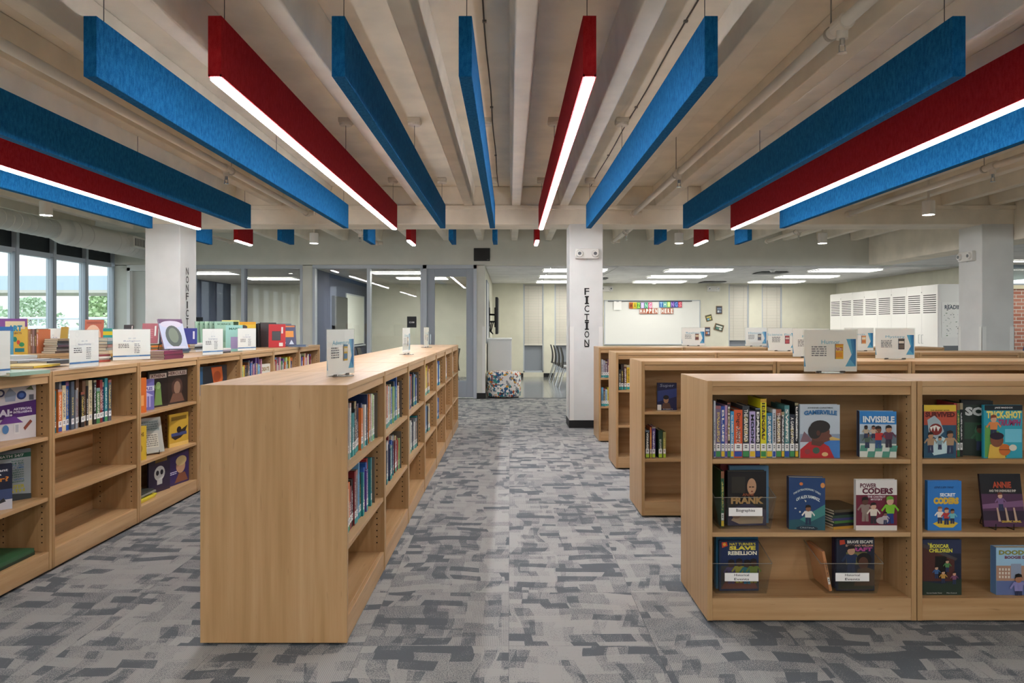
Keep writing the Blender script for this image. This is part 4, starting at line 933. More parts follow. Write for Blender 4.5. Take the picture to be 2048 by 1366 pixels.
def c_surv(p):
    p.rect(0, .88, 1, 1, '#d9b93a'); p.rect(0, .62, 1, .88, '#b5503a'); p.rect(0, 0, 1, .62, '#274f66'); p.text('THE GRAPHIC NOVEL', .2, .885, .8, .91, '#3a2a18', .02); p.text('SURVIVED', .04, .77, .96, .87, '#5d1d18', .06)
    p.poly([(.1, .72), (.32, .80), (.5, .7), (.62, .5), (.4, .36), (.15, .46)], '#9fb0b6'); p.ell(.36, .54, .2, .11, '#7a2420'); p.poly([(.18, .58), (.22, .5), (.27, .59), (.32, .5), (.37, .6), (.43, .5), (.5, .58), (.36, .62)], '#e8e4da'); p.poly([(.1, .25), (.5, .42), (.9, .3), (.8, .1), (.3, .05)], '#bcd6d8')
    p.kid(.2, .1, .34, '#a88a6a', skin='#b58a66'); p.kid(.8, .08, .38, '#a88a6a', skin='#9a6f50'); p.kid(.48, .16, .22, '#7f9aa0', skin='#b58a66')
def c_trick(p):
    p.rect(.03, .02, .99, .9, '#2f9fb2'); p.poly([(.03, .02), (.6, .02), (.4, .5), (.03, .62)], '#5f9a4a'); p.rect(.55, .3, .98, .55, '#6fc3d6'); p.rect(.02, .9, 1, 1, '#15222a'); p.text('JAKE MADDOX', .28, .93, .75, .965, '#e6e6e0', .03); p.text('TRICK-SHOT', .07, .75, .97, .89, '#ead96f', .05); p.text('TRIUMPH', .35, .61, .93, .73, '#a03a68', .04, slant=.04)
    p.kid(.25, .38, .38, '#d9864a', skin='#d3a184', hair='#8a3f26'); p.poly([(.1, 0), (.15, .26), (.5, .28), (.55, 0)], '#d8b04a'); p.ell(.33, .34, .17, .13, '#7d4a33'); p.ell(.33, .42, .18, .07, '#241a2c'); p.ell(.53, .16, .15, .11, '#c46a2a'); p.rect(.38, .155, .68, .165, '#3a2416'); p.ell(.74, .2, .1, .06, '#d8d2c0')
def c_so(p): p.text('SO', .12, .72, .75, .88, '#c9cdc9', .06); p.rect(.1, .3, .9, .6, '#22472f'); p.ell(.62, .45, .2, .12, '#3a6a4a'); p.rect(0, .92, 1, 1, '#101614'); p.kid(.6, .1, .4, '#2f5f3f', skin='#5d3f30')
def c_secret(p):
    p.rect(0, 0, 1, 1, '#2f78c0'); p.text('GENE LUEN YANG', .18, .85, .75, .89, '#16305a', .03, slant=.05); p.text('SECRET', .36, .685, .82, .755, '#e8ecec', .04); p.text('CODERS', .17, .53, .92, .67, '#d9b13a', .08); p.poly([(.15, .14), (.35, .06), (.75, .06), (.9, .15), (.7, .2), (.35, .2)], '#d8b83a')
    p.kid(.36, .14, .3, '#e6e0d2', skin='#d3a78a', hair='#8a5a33'); p.kid(.55, .12, .3, '#b83a3a', skin='#d3a78a', hair='#6a2f22'); p.kid(.72, .14, .26, '#6fb7b9', skin='#9a6f50')
def c_annie(p):
    p.rect(0, .62, 1, 1, '#17151a'); p.rect(0, 0, 1, .62, '#4f2c4a'); p.rect(0, .12, 1, .3, '#2e1d30'); p.text('ANNIE', .3, .73, .75, .85, '#b5492a', .04); p.text('AND THE UNSINKABLE SHIP', .2, .655, .85, .70, '#cfcac0', .03); p.poly([(0, .42), (1, .5), (1, .38), (0, .34)], '#7a5578'); p.kid(.45, .3, .3, '#7a5a86', skin='#c79f86', hair='#6a3320')
    for u in (.35, .55, .75): p.poly([(u, .1), (u + .06, .1), (u + .02, .36), (u - .02, .36)], '#b59a86')
    p.text('GRAPHIC NOVEL', .42, .08, .9, .12, '#d8b53a', .03)
def c_box(p):
    p.rect(0, .75, 1, 1, '#2b3350'); p.poly([(0, .25), (0, .88), (.82, .66), (.82, .25)], '#4f2a24'); p.rect(.32, .3, .62, .7, '#1a1512'); p.poly([(0, .93), (.9, .66), (.85, .62), (0, .86)], '#4a4240'); p.poly([(0, 0), (1, 0), (1, .3), (.5, .2), (0, .25)], '#27352a'); p.text('THE', .12, .9, .24, .94, '#c9c23f', .02); p.text('BOXCAR', .18, .85, .68, .92, '#d6cf4a', .05); p.text('CHILDREN', .16, .77, .76, .84, '#d6cf4a', .04)
    for u, v, c in ((.35, .3, '#3a5f8f'), (.52, .22, '#b5893f'), (.62, .42, '#4f7f4a'), (.8, .2, '#7a4f6a')): p.kid(u, v, .2, c, skin='#c39a7c')
    p.text('Gertrude Chandler Warner', .08, .035, .48, .055, '#d8d8d0'); p.text('Mike Dubisch', .6, .035, .86, .055, '#d8d8d0')
def c_dood(p):
    p.rect(0, .62, 1, 1, '#9cc3da'); p.rect(0, .3, 1, .62, '#b08a72'); p.rect(.35, .35, .6, .66, '#8f9bb0'); p.rect(0, 0, 1, .3, '#5f6f9c'); p.text('DOODLES', .06, .85, .95, .95, '#8a8a3f', .05); p.text('BOOGIE DOWN', .2, .765, .98, .83, '#7a2f4a', .04)
    for i in range(4):
        for j in range(3): p.rect(.06 + i * .07, .36 + j * .08, .1 + i * .07, .41 + j * .08, '#e0d8c8')
    p.kid(.52, -.12, .5, '#8a86b8', skin='#a8765a', hair='#17120f'); p.rect(.66, .1, .85, .25, '#d8a93a')
def c_super(p): p.poly([(0, .3), (1, .5), (1, .8), (0, .7)], '#2a3a72'); p.text('Super', .12, .82, .85, .96, '#9aa3b8', .0, slant=.05); p.ell(.45, .38, .13, .13, '#9a7458'); p.ell(.45, .47, .15, .08, '#15110f'); p.poly([(.2, .06), (.72, .06), (.62, .26), (.3, .26)], '#5a4034'); p.text('ROBERTS', .3, .02, .8, .055, '#c8c8c8'); p.rect(.0, .0, .2, .2, '#dcdcd6')
g5 = 'face-out books in the front right row'
face_book(RM(0, 1640, .035, SH[0]), .176, .236, .03, '#b9c4cc', 'pale face-out book showing a boy in profile', c_gamer, g5)
face_book(RM(0, 1756, .05, SH[0], -.08), .158, .205, .035, '#8fb4d0', 'blue face-out book with three standing kids', c_invis, g5, spine='#26344f')
face_book(RM(0, 1494, .095, SH[1] + .006, .03), .176, .245, .03, '#16161a', 'dark face-out book in the upper clear bin, veiled woman cover', c_anne, g5)
face_book(RM(0, 1498, .135, SH[1] + .006, 0), .18, .262, .02, '#5a86a8', 'pale blue and yellow book behind the dark one', None, g5)
face_book(RM(0, 1480, .162, SH[1] + .006, 0), .18, .268, .02, '#7d1f2a', 'dark red book at the back of the upper bin', None, g5)
spine_book(RM(0, 1442, .07, SH[1] + .006), .014, .16, .25, '#2c5a3a', 'thin green book at the left wall of the upper bin', 1, g5, 'yellow'); 
face_book(RM(0, 1614, .045, SH[1], -.12), .155, .232, .04, '#1f3f6c', 'blue space-themed face-out book standing open', c_alex, g5, spine='#152a4a')
face_book(RM(0, 1753, .035, SH[1]), .182, .225, .022, '#d9d6d0', 'maroon and white face-out book, lower right of its bookcase', c_power, g5)
z = stack((RM(0, 1690, .1, SH[1]).translation.x, RM(0, 1690, .07, SH[1]).translation.y, SH[1]), .25, [('gold', '#b58a33', .15, .2, .012), ('dark', '#24262c', .15, .2, .012), ('green', '#3f6a33', .15, .2, .012), ('violet', '#3f3a6a', .15, .2, .012), ('dark green', '#2a4030', .15, .2, .012), ('black', '#1b1b1f', .15, .2, .012), ('olive', '#4f4633', .15, .2, .012)], 'stack beside the maroon cover', jit=.004, seed=4)
face_book(RM(0, 1478, .075, SH[2] + .006, .02), .178, .226, .012, '#20304f', 'yellow-lettered book in the bin at lower left', c_nat, g5)
face_book(RM(0, 1474, .1, SH[2] + .006, 0), .19, .245, .03, '#2f6a8f', 'blue book behind the yellow-lettered one', None, g5)
face_book(RM(0, 1711, .075, SH[2] + .006, .02), .172, .235, .014, '#232a3c', 'book with pink title line in the lower middle bin', c_brave, g5)
face_book(RM(0, 1708, .105, SH[2] + .006, 0), .18, .25, .025, '#30263a', 'dark book behind the pink-titled one', None, g5)
o = spine_book(RM(0, 1659, .07, SH[2] + .006), .012, .17, .18, '#c98a5a', 'thin tan book leaning in the lower middle bin', 0, g5, None, lean=-.19)
face_book(RM(0, 1880, .035, SH[0]), .143, .235, .012, '#3a4f5c', 'shark cover face-out book beneath a yellow band', c_surv, g5)
face_book(RM(0, 1954, .085, SH[0], -.28), .125, .25, .03, '#1b2a22', 'dark green book turned aside behind the basketball one', c_so, g5)
for i, (nm, hx) in enumerate((('red', '#a83038'), ('green', '#2f6f3f'), ('black', '#1d1f22'))): spine_book(RM(0, 1908 + i * 6, .06 + .004 * i, SH[0], -.1), .012, .16, .24, hx, 'thin %s book beside the turned dark green one' % nm, i, g5, None)
face_book(RM(0, 2006, .03, SH[0]), .172, .235, .014, '#2a9aae', 'teal face-out book with basketball player', c_trick, g5)
face_book(RM(0, 1889, .035, SH[1]), .15, .22, .022, '#2f78c0', 'bright blue face-out book with yellow title', c_secret, g5)
face_book(RM(0, 2010, .05, SH[1] + .012), .185, .232, .012, '#241c26', 'purple and black book on a wire stand', c_annie, g5, tilt=.16)
es = empty('wire_easel', RM(0, 2010, .03, SH[1]).translation, 0, 'small black wire stand below the purple book', 'book stand')
for sx in (-.04, .04):
    MB().tube([(sx, -.0, .03), (sx, -.0, .004), (sx, .11, .004), (sx * .6, .085, .15)], .002, BLACK, 6).build('wire_leg', es)
MB().tube([(-.04, .06, .004), (.04, .06, .004)], .002, BLACK, 6).build('cross_wire', es)
face_book(RM(0, 1884, .04, SH[2]), .172, .246, .014, '#22283a', 'dark barn-scene face-out book with yellow title', c_box, g5)
face_book(RM(0, 2034, .04, SH[2]), .185, .21, .04, '#7fa8c6', 'light blue city-scene face-out book at the frame edge', c_dood, g5, spine='#5b7fa8')
# spine-out books on the front right bookcase
Y0 = 3.205 + .045; prev = None
SP = [(1427.5, 1431.5, 802, 'white', '#c6c9cf', None), (1431.5, 1442, 812, 'mottled violet', '#6f6380', None), (1442, 1450, 813, 'royal blue', '#27489a', 'BLUE'), (1450, 1455, 811, 'mauve', '#b08aa8', None), (1455, 1461, 806, 'pink and black', '#3a2a30', 'HOPE'), (1461, 1468, 823, 'sky blue', '#3f9ac9', 'ALL SUMMER LONG'),
      (1468, 1485, 820, 'bright orange', '#d2582a', 'Dragon Hoops'), (1485, 1499, 812, 'charcoal', '#33363b', 'THE GRAVEYARD'), (1499, 1511, 823, 'lilac', '#b4a3cc', 'MOON'), (1511, 1521, 817, 'black', '#1b1b1e', 'DARK'), (1521, 1533, 798, 'vivid yellow', '#d9cf1f', 'ILLEGAL'), (1533, 1545, 826, 'steel blue', '#2f6f8f', 'SINK OR SWIM'),
      (1545, 1552, 819, 'striped white', '#cfd0d2', 'THE BREAKAWAY'), (1552, 1563, 819, 'grey-brown', '#57473f', 'THE CROSSOVER'), (1563, 1569, 824, 'slim black', '#202226', 'FAMILY'), (1569, 1579, 811, 'sea green', '#4a7f80', 'SWIFT'), (1579, 1590, 829, 'midnight blue', '#1c2233', 'A GAME OF FOX'), (1590, 1597, 806, 'tall black', '#141417', 'UNDER')]
for i, (a, b, top, nm, hx, tt) in enumerate(SP):
    x0 = (a - U0) * Y0 / F; x1 = (b - U0) * Y0 / F; h = CH - (top - V0) * Y0 / F - SH[0]
    spine_book(Matrix.Translation((x0, Y0, SH[0] + .0005)), x1 - x0 - .0006, .17, h, hx, '%s spine-out book, %s from left, front right bookcase' % (nm, ORD[i]), i, 'spine-out books, front right bookcase', ['blue', 'green', 'yellow'][i % 3], title=tt, ink='#16181c' if hx in ('#d9cf1f', '#cfd0d2', '#b4a3cc', '#d2582a') else '#e6e2d8')
# second to fourth right rows
face_book(RM(1, 1334, .10, SH[0]), .135, .19, .02, '#1b2347', 'dark blue face-out book in the second right row', c_super, 'books in the second right row')
for i, (a, b, top, nm, hx) in enumerate(((1291, 1299, 861, 'black', '#1d1e20'), (1300, 1303.5, 855, 'orange', '#b8673a'), (1304, 1311, 854, 'purple', '#4a3370'), (1317, 1325, 861, 'dark green', '#23402f'), (1326, 1332, 864, 'olive yellow', '#8f8a4f'))):
    Y = 4.98 + .04; spine_book(Matrix.Translation(((a - U0) * Y / F, Y, SH[1] + .0005)), (b - a) * Y / F - .0005, .16, CH - (top - V0) * Y / F - SH[1], hx, '%s spine-out book, %s from left, second right row' % (nm, ORD[i]), i, 'books in the second right row', 'lime', title='VOYAGE' if i == 0 else None)
for i, (a, b, top, nm, hx) in enumerate(((1237.8, 1242, 739, 'black', '#202124'), (1242, 1247.5, 729, 'charcoal', '#2c2522'), (1248, 1253.5, 729, 'brown', '#5a3024'), (1253.5, 1260, 730, 'yellow', '#d8b228'), (1260, 1266, 733, 'grey', '#7a7d80'))):
    Y = 6.65 + .04; spine_book(Matrix.Translation(((a - U0) * Y / F, Y, SH[0] + .0005)), (b - a) * Y / F - .0005, .16, CH - (top - V0) * Y / F - SH[0], hx, '%s spine-out book, %s from left, third right row' % (nm, ORD[i]), i, 'books in the third right row', 'teal')
for sh, tops in ((0, 719), (1, 775)):
    for i, (nm, hx) in enumerate(([('white', '#c2c5c8'), ('grey', '#9a9aa5'), ('dark plum', '#4a2f3c'), ('plum', '#6a4152'), ('brown', '#50382c')], [('light blue', '#6aa0c0'), ('navy', '#28345c'), ('pale blue', '#a9c3cf'), ('yellow', '#c9b53a'), ('teal', '#2f7a80')])[sh]):
        Y = 8.216 + .04; a = 1202.5 + i * 4.1; spine_book(Matrix.Translation(((a - U0) * Y / F, Y, SH[sh] + .0005)), 4.0 * Y / F, .16, CH - (tops + (i % 3) * 2 - V0) * Y / F - SH[sh], hx, '%s book, %s from left, %s shelf of rearmost right row' % (nm, ORD[i], ['upper', 'middle'][sh]), i, 'books in the rearmost right row', 'teal')
# clear bins
def bin_(M, wb, wt, d, hf, hb, label, lines):
    e = empty('clear_bin', (0, 0, 0), 0, label, 'bin', 'clear acrylic bins'); put(e, M); t = .003; s = (wt - wb) / 2
    def wall(a, b, c, dd, name):
        n = (Vector(b) - Vector(a)).cross(Vector(dd) - Vector(a)).normalized() * t
        return MB().hexa([a, b, Vector(b) + n, Vector(a) + n], [dd, c, Vector(c) + n, Vector(dd) + n], ACRY).build(name, e)
    B(-wb / 2, wb / 2, 0, d, 0, t, ACRY).build('bin_floor', e)
    wall((-wb / 2, 0, 0), (wb / 2, 0, 0), (wt / 2, -.004, hf), (-wt / 2, -.004, hf), 'front_wall'); wall((wb / 2, d, 0), (-wb / 2, d, 0), (-wt / 2, d + .004, hb), (wt / 2, d + .004, hb), 'back_wall')
    wall((wb / 2, 0, 0), (wb / 2, d, 0), (wt / 2, d, hb), (wt / 2, 0, hf), 'side_wall'); wall((-wb / 2, d, 0), (-wb / 2, 0, 0), (-wt / 2, 0, hf), (-wt / 2, d, hb), 'side_wall')
    em = mat('#8f8a80', .15); MB().tube([(-wt / 2, -.006, hf), (wt / 2, -.006, hf), (wt / 2, d + .004, hb), (-wt / 2, d + .004, hb), (-wt / 2, -.006, hf)], .0016, em, 6).build('rim', e)
    L = B(-.075, .075, -.0085, -.0075, hf * .42, hf * .42 + .037, PAPER).build('bin_label', e)
    p = Print(.15, .037, z0=hf * .42, y=-.0085); n = len(lines)
    for i, q in enumerate(lines): p.text(q, .22 if n == 1 else .28, .4 if n == 1 else (n - 1 - i) / n + .12, .78 if n == 1 else .72, .86 if n == 1 else (n - i) / n - .1, '#1b1c1f', .01)
    p.build('label_print', L)
bin_(RM(0, 1490, .06, SH[1]) , .225, .275, .2, .142, .2, 'clear bin labelled Biographies', ['', 'Biographies'][1:])
bin_(RM(0, 1482, .06, SH[2]), .225, .275, .2, .135, .19, 'clear bin labelled Historical Events at the left wall', ['Historical', 'Events'])
bin_(RM(0, 1703, .06, SH[2]), .225, .28, .2, .135, .19, 'clear bin labelled Historical Events, lower middle', ['Historical', 'Events'])
bookend(R[(0, 0)], .405, SH[0], 'dark bookend behind the spine-out books', .2, .09)

# ------------------------------------------------------------------ signs in acrylic holders
def sign(M, w, h, label, title, style, seed=0, cover=None, base=True):
    e = empty('sign_holder', (0, 0, 0), 0, label, 'sign', 'acrylic sign holders'); put(e, M)
    pb = B(-w / 2 + .004, w / 2 - .004, 0, .0008, .008, h - .004, PAPER).build('paper_insert', e)
    MB().box(-w / 2, w / 2, -.0032, -.0012, .002, h, ACRY).box(-w / 2, w / 2, .0015, .0035, .002, h, ACRY).build('acrylic_sleeve', e)
    if base: MB().lathe([(.0, 0), (.062, 0), (.062, .003), (.0, .0035)], mat('#8d8780', .2), (0, .0, 0), 24).box(-.075, -.05, -.006, .006, .0, .011, mat('#4a4640', .4)).box(.05, .075, -.006, .006, 0, .011, mat('#4a4640', .4)).build('base', e)
    p = Print(w - .008, h - .012, z0=.008)
    if style == 'genre':
        p.poly([(.80, .78), (.98, .78), (.98, .12), (.78, .12), (.9, .4)], '#5fb2d8'); p.poly([(.88, .78), (.98, .78), (.98, .12), (.86, .3), (.92, .45)], '#2f86c0'); p.poly([(.93, .78), (.98, .78), (.98, .4)], '#1f6aa8'); p.poly([(.0, .12), (.03, .12), (.0, .4)], '#4fa0cc')
        p.text(title, .5 - .035 * len(title), .66, .5 + .035 * len(title), .76, '#69b4cc', 0); p.lines(.14, .36, .42, .62, 5, '#6b6e74', seed)
        if cover: cover(p)
    else:
        p.text(title[0], .5 - .1, .68, .5 + .1, .72, '#8ea3bd'); p.text(title[1], .28, .58, .72, .64, '#8b93b8'); p.lines(.14, .38, .42, .54, 3, '#4a4d52', seed); p.lines(.56, .2, .72, .54, 6, '#85888e', seed + 5); p.rect(.0, .10, 1, .145, '#3f76ac'); p.rect(.35, .10, .7, .145, '#5f93c4')
    p.build('sign_print', pb)
def cv(c1, c2, c3, t=None):
    def f(p):
        p.rect(.58, .3, .74, .66, c1); p.rect(.595, .34, .725, .46, c2); p.rect(.595, .5, .725, .58, c3); p.rect(.58, .62, .74, .66, c2); p.rect(.58, .3, .592, .66, '#2d4a6a')
        if t: p.text(t, .6, .5, .725, .585, '#a8342a', .04)
    return f
def TM(px, py, rz): return Matrix.Translation(atZ(px, py, H)) @ Matrix.Rotation(rz, 4, 'Z')
sign(TM(1661, 746, .05), .285, .225, 'Humor sign on top of the front right row', 'Humor', 'genre', 1, cv('#e0b52a', '#d8902a', '#e8e0c8', 'NATE'))
sign(TM(1790, 719, 0), .29, .228, 'Mystery sign on top of the second right row', 'Mystery', 'genre', 2, cv('#3f3a38', '#6a5f58', '#d8cfc4'))
sign(TM(1622, 715.5, 0), .285, .225, 'sign half hidden directly behind the Humor sign', 'Fantasy', 'genre', 3, cv('#7a6a5a', '#4a5a7a', '#c8b8a8'))
sign(TM(1565, 702.5, 0), .285, .225, 'Science Fiction sign on the third right row', 'Science Fiction', 'genre', 4, cv('#8a3a48', '#b85a60', '#d8c0b8'))
sign(TM(1718, 702.5, 0), .285, .225, 'sign on the third right row, between Humor and Mystery', 'Sports', 'genre', 5, cv('#d8b07a', '#c87a4a', '#e8dcc8'))
sign(TM(1512, 693, .2), .285, .225, 'sign at the rearmost right row behind Science Fiction', 'Historical', 'genre', 6, cv('#8a7a6a', '#5a5a6a', '#c8c0b0'))
sign(TM(1386.5, 692.2, 0), .285, .225, 'sign before the whiteboard on the rearmost right row', 'Realistic', 'genre', 7, cv('#a8846a', '#6a3a3a', '#d8c8a8'))
hp = math.pi / 2
sign(TM(682, 752, hp - .25), .285, .228, 'sign nearest the viewer on the central aisle run', 'Adventure', 'genre', 8, cv('#c9a23a', '#4f7a9a', '#d8c8a8'))
sign(TM(813, 709, hp - .08), .285, .228, 'middle edge-on sign on the central aisle run', 'Classics', 'genre', 9, cv('#a88a6a', '#5a6a7a', '#d8c8a8'))
sign(TM(853, 695, hp - .08), .285, .228, 'farthest edge-on sign on the central aisle run', 'Romance', 'genre', 10, cv('#7a5a6a', '#5a6a7a', '#d8c8a8'))
for px, py, rz, ttl, lab in ((169, 736.5, hp - .02, ('100 - 199', 'Philosophy & Psychology'), 'Dewey sign over the second left-run bookcase'), (264, 721.5, hp - .5, ('200 - 299', 'Religion'), 'Dewey sign beside the purple book stack'), (426, 711, hp - .2, ('300 - 399', 'Social Sciences'), 'Dewey sign before the mint green books'),
                              (494, 702.5, hp - .28, ('400 - 499', 'Language'), 'Dewey sign before the yellow book'), (-24, 757, hp - .05, ('000 - 099', 'General'), 'Dewey sign at the left frame edge')):
    sign(TM(px, py, rz), .285, .222, lab, ttl, 'dewey', px + 50, base=False)
sign(TM(102, 704, hp - .4), .285, .222, 'Dewey sign on the row nearest the windows', ('700 - 799', 'Arts'), 'dewey', 77, base=False)

# ------------------------------------------------------------------ face-out books in the left run
def LMx(X, Y, z, yaw=0.0): return Matrix.Translation((X, Y, z + .0005)) @ Matrix.Rotation(hp + yaw, 4, 'Z')
def span(A, B_):       # front cover from left point A to right point B_ (plan), returns centre, width, angle
    d = Vector((B_[0] - A[0], B_[1] - A[1])); return (A[0] + B_[0]) / 2, (A[1] + B_[1]) / 2, d.length, math.atan2(d.y, d.x)
def fb(A, B_, z, h, t, color, label, paint=None, group='face-out books in the left run', tilt=0, **kw):
    cx, cy, w, a = span(A, B_); return face_book(Matrix.Translation((cx, cy, z + .0005)) @ Matrix.Rotation(a, 4, 'Z'), w, h, t, color, label, paint, group, tilt, **kw)
def c_ai(p):
    p.poly([(0, .36), (1, .42), (1, .70), (0, .6)], '#4b1f6a'); p.text('AI:', .30, .43, .55, .56, '#dcd6e4', .05); p.text('ARTIFICIAL', .57, .53, .92, .575, '#dcd6e4', .04); p.text('INTELLIGENCE', .57, .475, .92, .515, '#dcd6e4', .04)
    p.ell(.72, .80, .09, .08, '#26407a'); p.ell(.72, .80, .05, .045, '#4a6ab0'); p.ell(.33, .86, .08, .07, '#3a3f66'); p.ell(.33, .86, .045, .04, '#d5d3d8'); p.poly([(.42, .7), (.6, .7), (.62, .84), (.5, .95), (.4, .82)], '#9aa6bc'); p.poly([(.8, .9), (.95, .88), (.9, .97)], '#5c6a4a'); p.rect(.86, .7, .95, .8, '#5a5d68')
    p.poly([(.3, .3), (.75, .3), (.6, .42), (.4, .42)], '#6a3a8a'); p.rect(.58, .1, .68, .3, '#e0dfe0'); p.rect(.6, .13, .66, .27, '#b5b8c0'); p.ell(.42, .2, .06, .08, '#4f7fb0'); p.rect(.2, .12, .27, .2, '#4a4433'); p.poly([(.78, .15), (.92, .3), (.88, .34), (.75, .2)], '#8a4a3a')
fb((-2.625, 3.625), (-2.505, 3.858), SH[0], .283, .02, '#d9d6d8', 'white and purple face-out book about artificial intelligence', c_ai)
def c_coder(p):
    p.rect(0, .3, 1, 1, '#1c2138'); p.rect(0, 0, 1, .22, '#c9cdd8'); p.rect(0, .22, 1, .45, '#3f4f7a'); p.text('You Want', .2, .84, .9, .90, '#e6e6ea', .02); p.text('to Be a', .2, .76, .75, .81, '#e6e6ea', .02); p.text('Coder?', .0, .62, .92, .73, '#d98a3a', .03); p.kid(.45, .08, .42, '#d5d0cc', skin='#7a4f3a', hair='#3a2418'); p.poly([(.5, .1), (.85, .18), (.8, .26)], '#2a2c33')
def c_math(p):
    p.rect(0, .84, 1, .93, '#1f5a48'); p.rect(0, .93, 1, 1, '#7f8a90'); p.text('MATH 24/7', .1, .86, .8, .915, '#cfd5d2', .03)
    for i, (t, c) in enumerate((('binary', '#2f6f5a'), ('32 bit/64 bit', '#2f6f5a'), ('72 dpi', '#3f7ab0'), ('1000K = 1MB', '#3f7ab0'), ('kilobyte', '#2f6f5a'), ('megabyte', '#2f6f5a'), ('gigabyte', '#2f6f5a'), ('terabyte', '#2f6f5a'), ('units', '#3f7ab0'), ('decimal', '#2f6f5a'))): p.text(t, .8 - .055 * len(t), .76 - i * .045, .8, .80 - i * .045, c, .01)
    p.text('COMPUTER', .0, .24, .82, .31, '#c9c23f', .03); p.text('MATH', .2, .16, .82, .225, '#c9c23f', .03); p.poly([(0, 0), (1, 0), (1, .1), (.5, .14), (0, .08)], '#3f4a4f')
fb((-2.60, 3.50), (-2.475, 3.63), SH[1], .225, .02, '#1c2138', 'navy face-out book about becoming a coder', c_coder)
fb((-2.63, 3.72), (-2.53, 3.855), SH[1], .262, .015, '#a9b4b8', 'grey and green face-out computer mathematics book', c_math)
stack((-2.48, 3.66, SH[2]), hp + .04, [('black', '#1f3a2a', .3, .2, .02), ('dark green', '#2f5a3a', .3, .2, .02)], 'lowest pair at the frame edge', seed=8)
def c_gr(p): p.rect(0, .62, 1, .78, '#c9c6d8'); p.text('TEMPLES', .1, .64, .9, .75, '#4a4386', .04); [p.rect(.15 + .18 * i, .1, .25 + .18 * i, .45, '#a9a3cf') for i in range(4)]; p.poly([(.05, .45), (.95, .45), (.5, .6)], '#b8b3d8')
def c_myth(c1, c2, tt):
    def f(p): p.rect(.08, .80, .92, .93, '#c9b7a8'); p.text(tt, .14, .82, .86, .91, '#5a2d26', .03); p.poly([(.3, .05), (.7, .05), (.62, .55), (.38, .55)], c1); p.ell(.5, .6, .12, .1, c2); p.poly([(.38, .5), (.15, .65), (.2, .7), (.42, .58)], c1)
    return f
fb((-2.50, 4.84), (-2.47, 4.96), SH[0], .235, .02, '#cf6a2a', 'orange face-out book at the left wall, third left-run bookcase', lambda p: p.rect(.3, .2, .8, .5, '#e8a05a'))
fb((-2.545, 4.97), (-2.50, 5.13), SH[0], .215, .02, '#6f69a8', 'violet face-out book showing temple columns', c_gr)
fb((-2.56, 5.16), (-2.52, 5.38), SH[0], .26, .012, '#231a18', 'black face-out book with a green statue', c_myth('#6a8a4a', '#8aa86a', 'ATHENA'))
fb((-2.54, 5.39), (-2.50, 5.66), SH[0], .26, .012, '#2b211e', 'dark brown face-out book with a bearded carved head', lambda p: (p.rect(.05, .82, .95, .95, '#c9b7a8'), p.text('HERCULES', .1, .84, .9, .93, '#5a2d26', .03), p.ell(.5, .48, .26, .26, '#4a3026'), p.ell(.5, .46, .15, .19, '#8a6a55'), p.poly([(.15, .05), (.85, .05), (.7, .3), (.3, .3)], '#6b4a3a')))
fb((-2.50, 4.84), (-2.475, 4.97), SH[1], .23, .02, '#d8b53a', 'yellow face-out book at the left wall on the middle shelf', lambda p: (p.text('MYTHS', .2, .7, .8, .82, '#4a3a1a', .03), p.ell(.5, .35, .2, .12, '#a8842a')))
fb((-2.60, 5.02), (-2.47, 5.22), SH[1] + .012, .25, .03, '#b9b8ac', 'grey maze-patterned book leaning on a stand', lambda p: (p.rect(.08, .62, .92, .92, '#8f9a94'), p.rect(.2, .15, .85, .55, '#d0ccb8'), p.lines(.22, .18, .83, .53, 6, '#7d7a6c', 3), p.lines(.1, .65, .9, .9, 4, '#5c6a66', 4)), tilt=.22)
es = empty('wire_easel', (-2.515, 5.13, SH[1]), hp - .5, 'wire stand under the grey leaning book', 'book stand')
for sx in (-.05, .05): MB().tube([(sx, -.01, .03), (sx, -.01, .003), (sx, .12, .003), (sx * .6, .09, .16)], .002, BLACK, 6).build('wire_leg', es)
fb((-2.53, 5.42), (-2.49, 5.65), SH[1], .245, .012, '#c9a23a', 'gold face-out book with dark winged creature', lambda p: (p.rect(.1, .8, .9, .92, '#8a6a1f'), p.poly([(.1, .3), (.5, .45), (.95, .6), (.8, .35), (.6, .25), (.3, .2)], '#30241c'), p.rect(.1, .32, .9, .42, '#3f4a7a'), p.ell(.5, .5, .12, .1, '#241a16'), p.rect(0, 0, 1, .12, '#e0bd6a')))
fb((-2.55, 5.15), (-2.51, 5.39), SH[2], .265, .012, '#2b2038', 'dark violet face-out book with a skull-like mask', lambda p: (p.rect(.3, .8, .85, .92, '#9a7a3a'), p.ell(.5, .5, .25, .2, '#c9c9c4'), p.ell(.4, .52, .07, .07, '#17121c'), p.ell(.6, .52, .07, .07, '#17121c'), p.rect(.38, .2, .62, .33, '#b5b5b0')))
fb((-2.53, 5.40), (-2.49, 5.66), SH[2], .265, .012, '#33245a', 'purple face-out book with a portrait in a headscarf', lambda p: (p.ell(.6, .5, .22, .2, '#b98f6d'), p.ell(.62, .65, .26, .14, '#c9b07a'), p.poly([(.3, .05), (.95, .05), (.8, .3), (.5, .3)], '#7d4a33'), p.lines(.1, .3, .4, .4, 2, '#d8d0e8', 2)))
stack((-2.485, 4.99, SH[2]), hp, [('yellow', '#d9c23a', .24, .17, .014), ('bright yellow', '#e0cf3a', .26, .17, .012), ('olive', '#7d7a4a', .22, .16, .012), ('grey', '#8f8d80', .22, .16, .012), ('dark', '#3a3a33', .22, .16, .012)], 'pile in the third left-run bookcase', seed=5)
